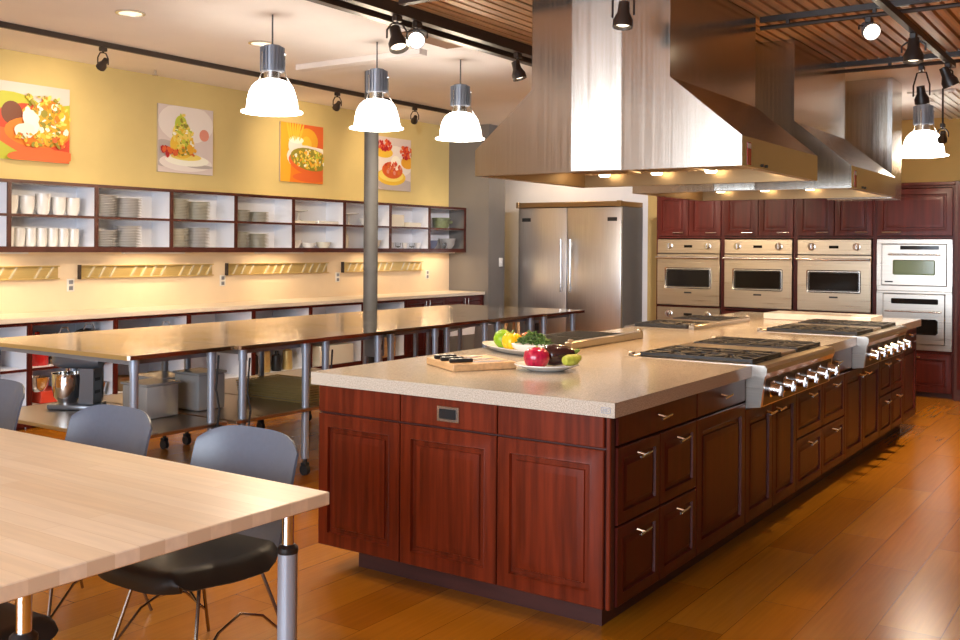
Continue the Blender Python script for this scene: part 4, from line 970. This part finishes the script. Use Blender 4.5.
# ================================================================== STEEL WORK TABLES
def top_outline(w, x0, x1, r=.03):
    return [(x0 + r, 0), (x1 - r, 0), (x1, r), (x1, w - r), (x1 - r, w), (x0 + r, w), (x0, w - r), (x0, r)]
TY = [3.372 + .747 * k for k in range(8)]
EDGE = [-4.600, -4.555, -4.570, -4.620, -4.655, -4.660, -4.640]
TL = ['first steel topped work table, corner nearest the grey chairs, mixer on its undershelf', 'second steel topped work table from the front, wire racks under it', 'third steel topped work table from the front',
      'fourth steel topped work table, behind the stone island corner', 'fifth steel topped work table, beside the grey column', 'sixth steel topped work table, next to last', 'last steel topped work table, in front of the refrigerator']
for k in range(7):
    x1 = 0.0; w = .743; L = 6.15 + EDGE[k]
    t = thing('work_table', TL[k], 'work table', (EDGE[k], TY[k] + .002, 0), group='steel topped work tables')
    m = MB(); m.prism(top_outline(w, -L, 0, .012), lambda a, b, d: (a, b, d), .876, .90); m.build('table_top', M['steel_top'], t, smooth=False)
    MB().box(-L + .13, -.13, .10, w - .10, .835, .8755).build('under_frame', M['fin'], t, smooth=False)
    if k < 4: MB().box(-L + .04, -.04, .012, w - .012, .425, .447, .003).build('undershelf', M['steel_h'], t, smooth=False)
    else: MB().box(-L + .09, -.09, w / 2 - .02, w / 2 + .02, .20, .24).build('stretcher', M['fin'], t, smooth=False)
    for fx in (-L + .085, -.085):
        for fy in (.10, w - .10):
            g = MB().cyl((fx, fy, .11), (fx, fy, .835), .024, n=16).cyl((fx, fy, .62), (fx, fy, .628), .0255, n=16).cyl((fx, fy, .80), (fx, fy, .875), .028, n=16).build('leg', M['tube'], t)
            c = MB().cyl((fx, fy, .08), (fx, fy, .14), .014, n=10).box(fx - .02, fx + .02, fy - .022, fy + .022, .06, .085, .004).cyl((fx, fy - .014, .036), (fx, fy + .014, .036), .036, n=18)
            c.build('caster', M['rubber'], g)

# stand mixer -------------------------------------------------------
SZ = .4475
t = thing('stand_mixer', 'grey stand mixer with steel bowl on the undershelf of the first steel table', 'mixer', (-5.74, 3.88, SZ), R(207))
m = MB().box(-.10, .20, -.11, .11, 0, .035, .014, 2); m.build('base', M['mixer_grey'], t)
m = MB().prism([(-.09, .035), (.01, .035), (.0, .20), (.01, .26), (-.09, .26)], lambda a, b, d: (a, d, b), -.055, .055); m.build('stand', M['mixer_grey'], t)
h = MB().tube([(-.13, 0, .31), (-.12, 0, .312), (-.07, 0, .318), (.05, 0, .318), (.15, 0, .31), (.20, 0, .305), (.215, 0, .305)], [.02, .052, .063, .066, .058, .042, .02], 18).build('motor_head', M['mixer_grey'], t)
MB().cyl((.212, 0, .305), (.225, 0, .305), .024, n=14).build('hub_cap', M['chrome'], h)
MB().ball((-.06, -.064, .31), .014, 10, 6).build('speed_knob', M['black'], h)
MB().box(-.125, -.118, -.03, .03, .295, .325).build('badge', M['black'], h, smooth=False)
for z in (.10, .18): MB().box(-.093, -.09, -.03, .03, z, z + .02).build('vent_slot', M['black'], t, smooth=False)
MB().lathe([(0, .0), (.06, 0), (.062, .012), (.085, .04), (.098, .12), (.098, .185), (.102, .188), (.094, .188), (.093, .12), (.08, .042), (0, .016)], (.115, 0, .035), 26).build('bowl', M['chrome'], t)
MB().tube([(.115, -.09, .16), (.115, -.15, .15), (.115, -.15, .09), (.115, -.09, .08)], .008, 6).build('bowl_handle', M['chrome'], t)
MB().cyl((.115, 0, .16), (.115, 0, .26), .012, n=10).build('beater_shaft', M['chrome'], t)
# tubs, racks and trays on the undershelves
def tub(label, loc, sx, sy, sz):
    t = thing('storage_tub', label, 'tub', loc, group='cloudy plastic tubs')
    MB().box(-sx / 2, sx / 2, -sy / 2, sy / 2, 0, sz, .015, 2).build('tub_body', M['frost'], t)
    MB().box(-sx / 2 - .008, sx / 2 + .008, -sy / 2 - .008, sy / 2 + .008, sz, sz + .014, .004).build('tub_lid', M['frost'], t)
tub('cloudy plastic tub behind the mixer under the first steel table', (-5.15, 3.94, SZ), .24, .24, .20)
tub('taller cloudy plastic tub left of the wire racks', (-5.15, 4.32, SZ), .24, .22, .23)
tub('low cloudy plastic tub at the back of the second steel table', (-5.55, 4.34, SZ), .3, .26, .17)
slab('paper_box', 'low white box behind the cloudy tubs', 'box', (-5.62, 4.68, SZ), .26, .22, .16, 'plastic_white')
rack_p = None
for k in range(7):
    if rack_p is None:
        m = MB(); m.tube([(-.32, -.2, 0), (.32, -.2, 0), (.32, .2, 0), (-.32, .2, 0)], .005, 6, closed=True)
        for q in range(13): y = -.18 + q * .03; m.tube([(-.32, y, .004), (.32, y, .004)], .0025, 4)
        for q in range(5): x = -.26 + q * .13; m.tube([(x, -.2, 0), (x, .2, 0)], .0025, 4)
        rack_p = m.build('cooling_rack', M['brass']); o = rack_p
    else: o = rack_p.copy(); COL.objects.link(o)
    o.location = (-5.05 - .004 * k, 5.05 + .004 * (k % 2), SZ + .006 + k * .016); tag(o, 'wire cooling rack in the stack under the third steel table', 'rack', 'wire cooling racks stacked under the steel tables')
for k in range(4):
    o = MB().box(-.2, .2, -.14, .14, 0, .02, .006).build('baking_tray', M['pan'], loc=(-5.10, 5.58, SZ + k * .0205))
    tag(o, 'dark baking tray in the low stack right of the wire racks', 'tray', 'dark baking trays under the steel tables')
def coil(label, loc, r, n, drop):
    t = thing('power_cord', label, 'cord', loc, group='black cords tied to the table legs')
    m = MB()
    for k in range(n):
        m.tube([(.012 * k, r * math.cos(a) * (1 + .1 * k), -.02 - r * .9 + r * .9 * math.sin(a)) for a in [2 * math.pi * i / 20 + k for i in range(20)]], .006, 6, closed=True)
    m.build('coil', M['rubber'], t)
    MB().tube([(0, 0, -.02), (.004, .01, .08), (-.004, -.01, .2), (0, .005, drop)], .006, 6).build('lead', M['rubber'], t)
coil('black cord bundle on the second table leg', (EDGE[0] - .028, TY[0] + .645, .45), .055, 3, .4)
coil('black cord bundle on the leg next to the wire racks', (EDGE[1] - .028, TY[1] + .102, .42), .06, 3, .4)
coil('black cord bundle hanging by the island corner', (EDGE[2] - .028, TY[2] + .102, .36), .05, 3, .45)
for i, (y, lb) in enumerate(((5.93 - .05, 'grey switch box fixed under the steel tables beside the island corner'), (8.2, 'grey switch box under the last steel table'))):
    t = thing('socket_box', lb, 'box', (-5.0, y, .66), group='grey switch boxes under the steel tables')
    MB().box(-.05, .05, -.06, .06, 0, .174, .004).build('box_body', M['fin'], t); MB().box(.05, .053, -.03, .03, .05, .12).build('socket', M['black'], t, smooth=False)
# grey bin and step ladder glimpsed beyond the tables
t = thing('waste_bin', 'slanted grey bin with white liner under the steel tables', 'bin', (-7.2, 10.3, 0))
MB().prism([(-.2, 0), (.2, 0), (.24, .62), (-.24, .5)], lambda a, b, d: (a, d, b), -.22, .22).build('bin_body', M['grey_wall'], t, smooth=False)
MB().prism([(-.21, .38), (.225, .44), (.235, .54), (-.232, .42)], lambda a, b, d: (a, d, b), -.225, .225).build('bin_liner', M['white_lam'], t, smooth=False)
t = thing('wooden_stool', 'wooden stool with splayed legs between the steel tables and the far wall', 'stool', (-6.7, 10.6, 0))
MB().cyl((0, 0, .60), (0, 0, .63), .17, n=24).build('seat', M['maple'], t)
for k in range(4):
    an = math.pi / 4 + k * math.pi / 2; MB().tube([(math.cos(an) * .12, math.sin(an) * .12, .60), (math.cos(an) * .22, math.sin(an) * .22, 0)], .02, 10).build('leg', M['maple'], t)

# ================================================================== MAPLE TABLE AND CHAIRS
t = thing('maple_table', 'big pale maple butcher block table on grey tube legs in the foreground', 'table', (-2.128, 1.225, 0))
TW, TD = 2.75, 1.070
MB().box(-TW, 0, 0, TD, .700, .740, .003).build('table_top', M['butcher'], t, smooth=False)
for fx in (-TW + .1, -.085):
    for fy in (.115, TD - .095):
        g = MB().cyl((fx, fy, .006), (fx, fy, .575), .030, n=24).build('leg', M['tube'], t)
        MB().cyl((fx, fy, .575), (fx, fy, .70), .0185, n=18).build('leg_post', M['chrome'], g)
        MB().lathe([(.0305, .56), (.032, .565), (.032, .578), (.022, .587), (.019, .587)], (fx, fy, 0), 24).build('collar', M['black'], g)
        MB().cyl((fx, fy, 0), (fx, fy, .01), .034, n=20).build('foot', M['black'], g)
def make_chair(t):
    NU, NV = 18, 26
    prof = [(-.318, .372), (-.322, .395), (-.315, .425), (-.295, .442), (-.24, .446), (-.16, .440), (-.08, .433), (0, .430), (.08, .432), (.135, .445), (.172, .475), (.195, .52), (.210, .575), (.223, .64), (.236, .70), (.250, .76), (.260, .80), (.266, .815)]
    def pv(s):
        f = s * (len(prof) - 1); i = min(int(f), len(prof) - 2); a = f - i
        return prof[i][0] * (1 - a) + prof[i + 1][0] * a, prof[i][1] * (1 - a) + prof[i + 1][1] * a
    def hw(s):
        if s < .55: return .225 + .045 * min(1, s / .35)
        return .272 - .010 * (s - .55)
    rows = []
    for j in range(NV + 1):
        s = j / NV; y, z = pv(s); row = []
        for i in range(NU + 1):
            u = -1 + 2 * i / NU; w = hw(s); q = abs(u) ** 2.6
            lip = max(0, (abs(u) - .78) / .22) * min(1, s / .22)
            if s > .6: dz = -.055 * ((s - .6) / .4) * abs(u) ** 4; dy = -.065 * q
            elif s > .48:
                k = (s - .48) / .12; dz = -.052 * lip * lip * (1 - k) + .02 * q * math.sin(k * math.pi); dy = -.065 * q * k
            else: dz = .012 * q - .064 * lip * lip; dy = .05 * abs(u) ** 4 * max(0, 1 - s / .2)
            row.append((u * w, y + dy, z + dz))
        rows.append(row)
    cut = 14
    for nm, mt, sub in (('seat', 'shell_black', rows[:cut + 1]), ('backrest', 'shell', rows[cut:])):
        m = MB(); V = [[m.bm.verts.new(p) for p in r] for r in sub]
        for A, B in zip(V, V[1:]):
            for i in range(NU): m._face([A[i], A[i + 1], B[i + 1], B[i]])
        m._done()
        bmesh.ops.recalc_face_normals(m.bm, faces=m.bm.faces)
        bmesh.ops.solidify(m.bm, geom=m.bm.faces[:], thickness=.009)
        m.build(nm, M[mt], t, ang=60)
    zt = .418
    for sx in (-1, 1):
        for sy, yy, yf in ((-1, -.12, -.235), (1, .10, .235)):
            MB().tube([(sx * .13, yy, zt + .004), (sx * .155, yy * 1.15, zt - .03), (sx * .235, yf, .006)], .0065, 8).build('leg', M['wire'], t)
    for sx in (-1, 1):
        MB().tube([(sx * .215, -.205, .10), (sx * .205, -.1, .2), (sx * .20, 0, .235), (sx * .205, .1, .2), (sx * .215, .205, .10)], .005, 8).build('side_hoop', M['wire'], t)
    MB().tube([(-.178, -.155, .30), (0, -.10, .36), (.178, -.155, .30)], .005, 8).build('front_hoop', M['wire'], t)
    m = MB().tube([(-.13, -.12, zt), (.13, -.12, zt), (.13, .10, zt), (-.13, .10, zt)], .006, 8, closed=True); m.build('seat_frame', M['wire'], t)
ch = thing('dining_chair', 'grey plastic shell chair at the right end of the maple table, nearest the table corner', 'chair', (-2.815, 2.375, 0), 0, 'grey shell chairs at the maple table')
make_chair(ch)
dup(ch, (-3.645, 2.385, 0), 0, 'middle grey plastic shell chair behind the maple table')
dup(ch, (-4.83, 2.56, 0), R(-4), 'grey plastic shell chair cut off by the left picture edge')
dup(ch, (-2.80, 1.36, 0), math.pi, 'grey plastic shell chair tucked under the camera side of the maple table')
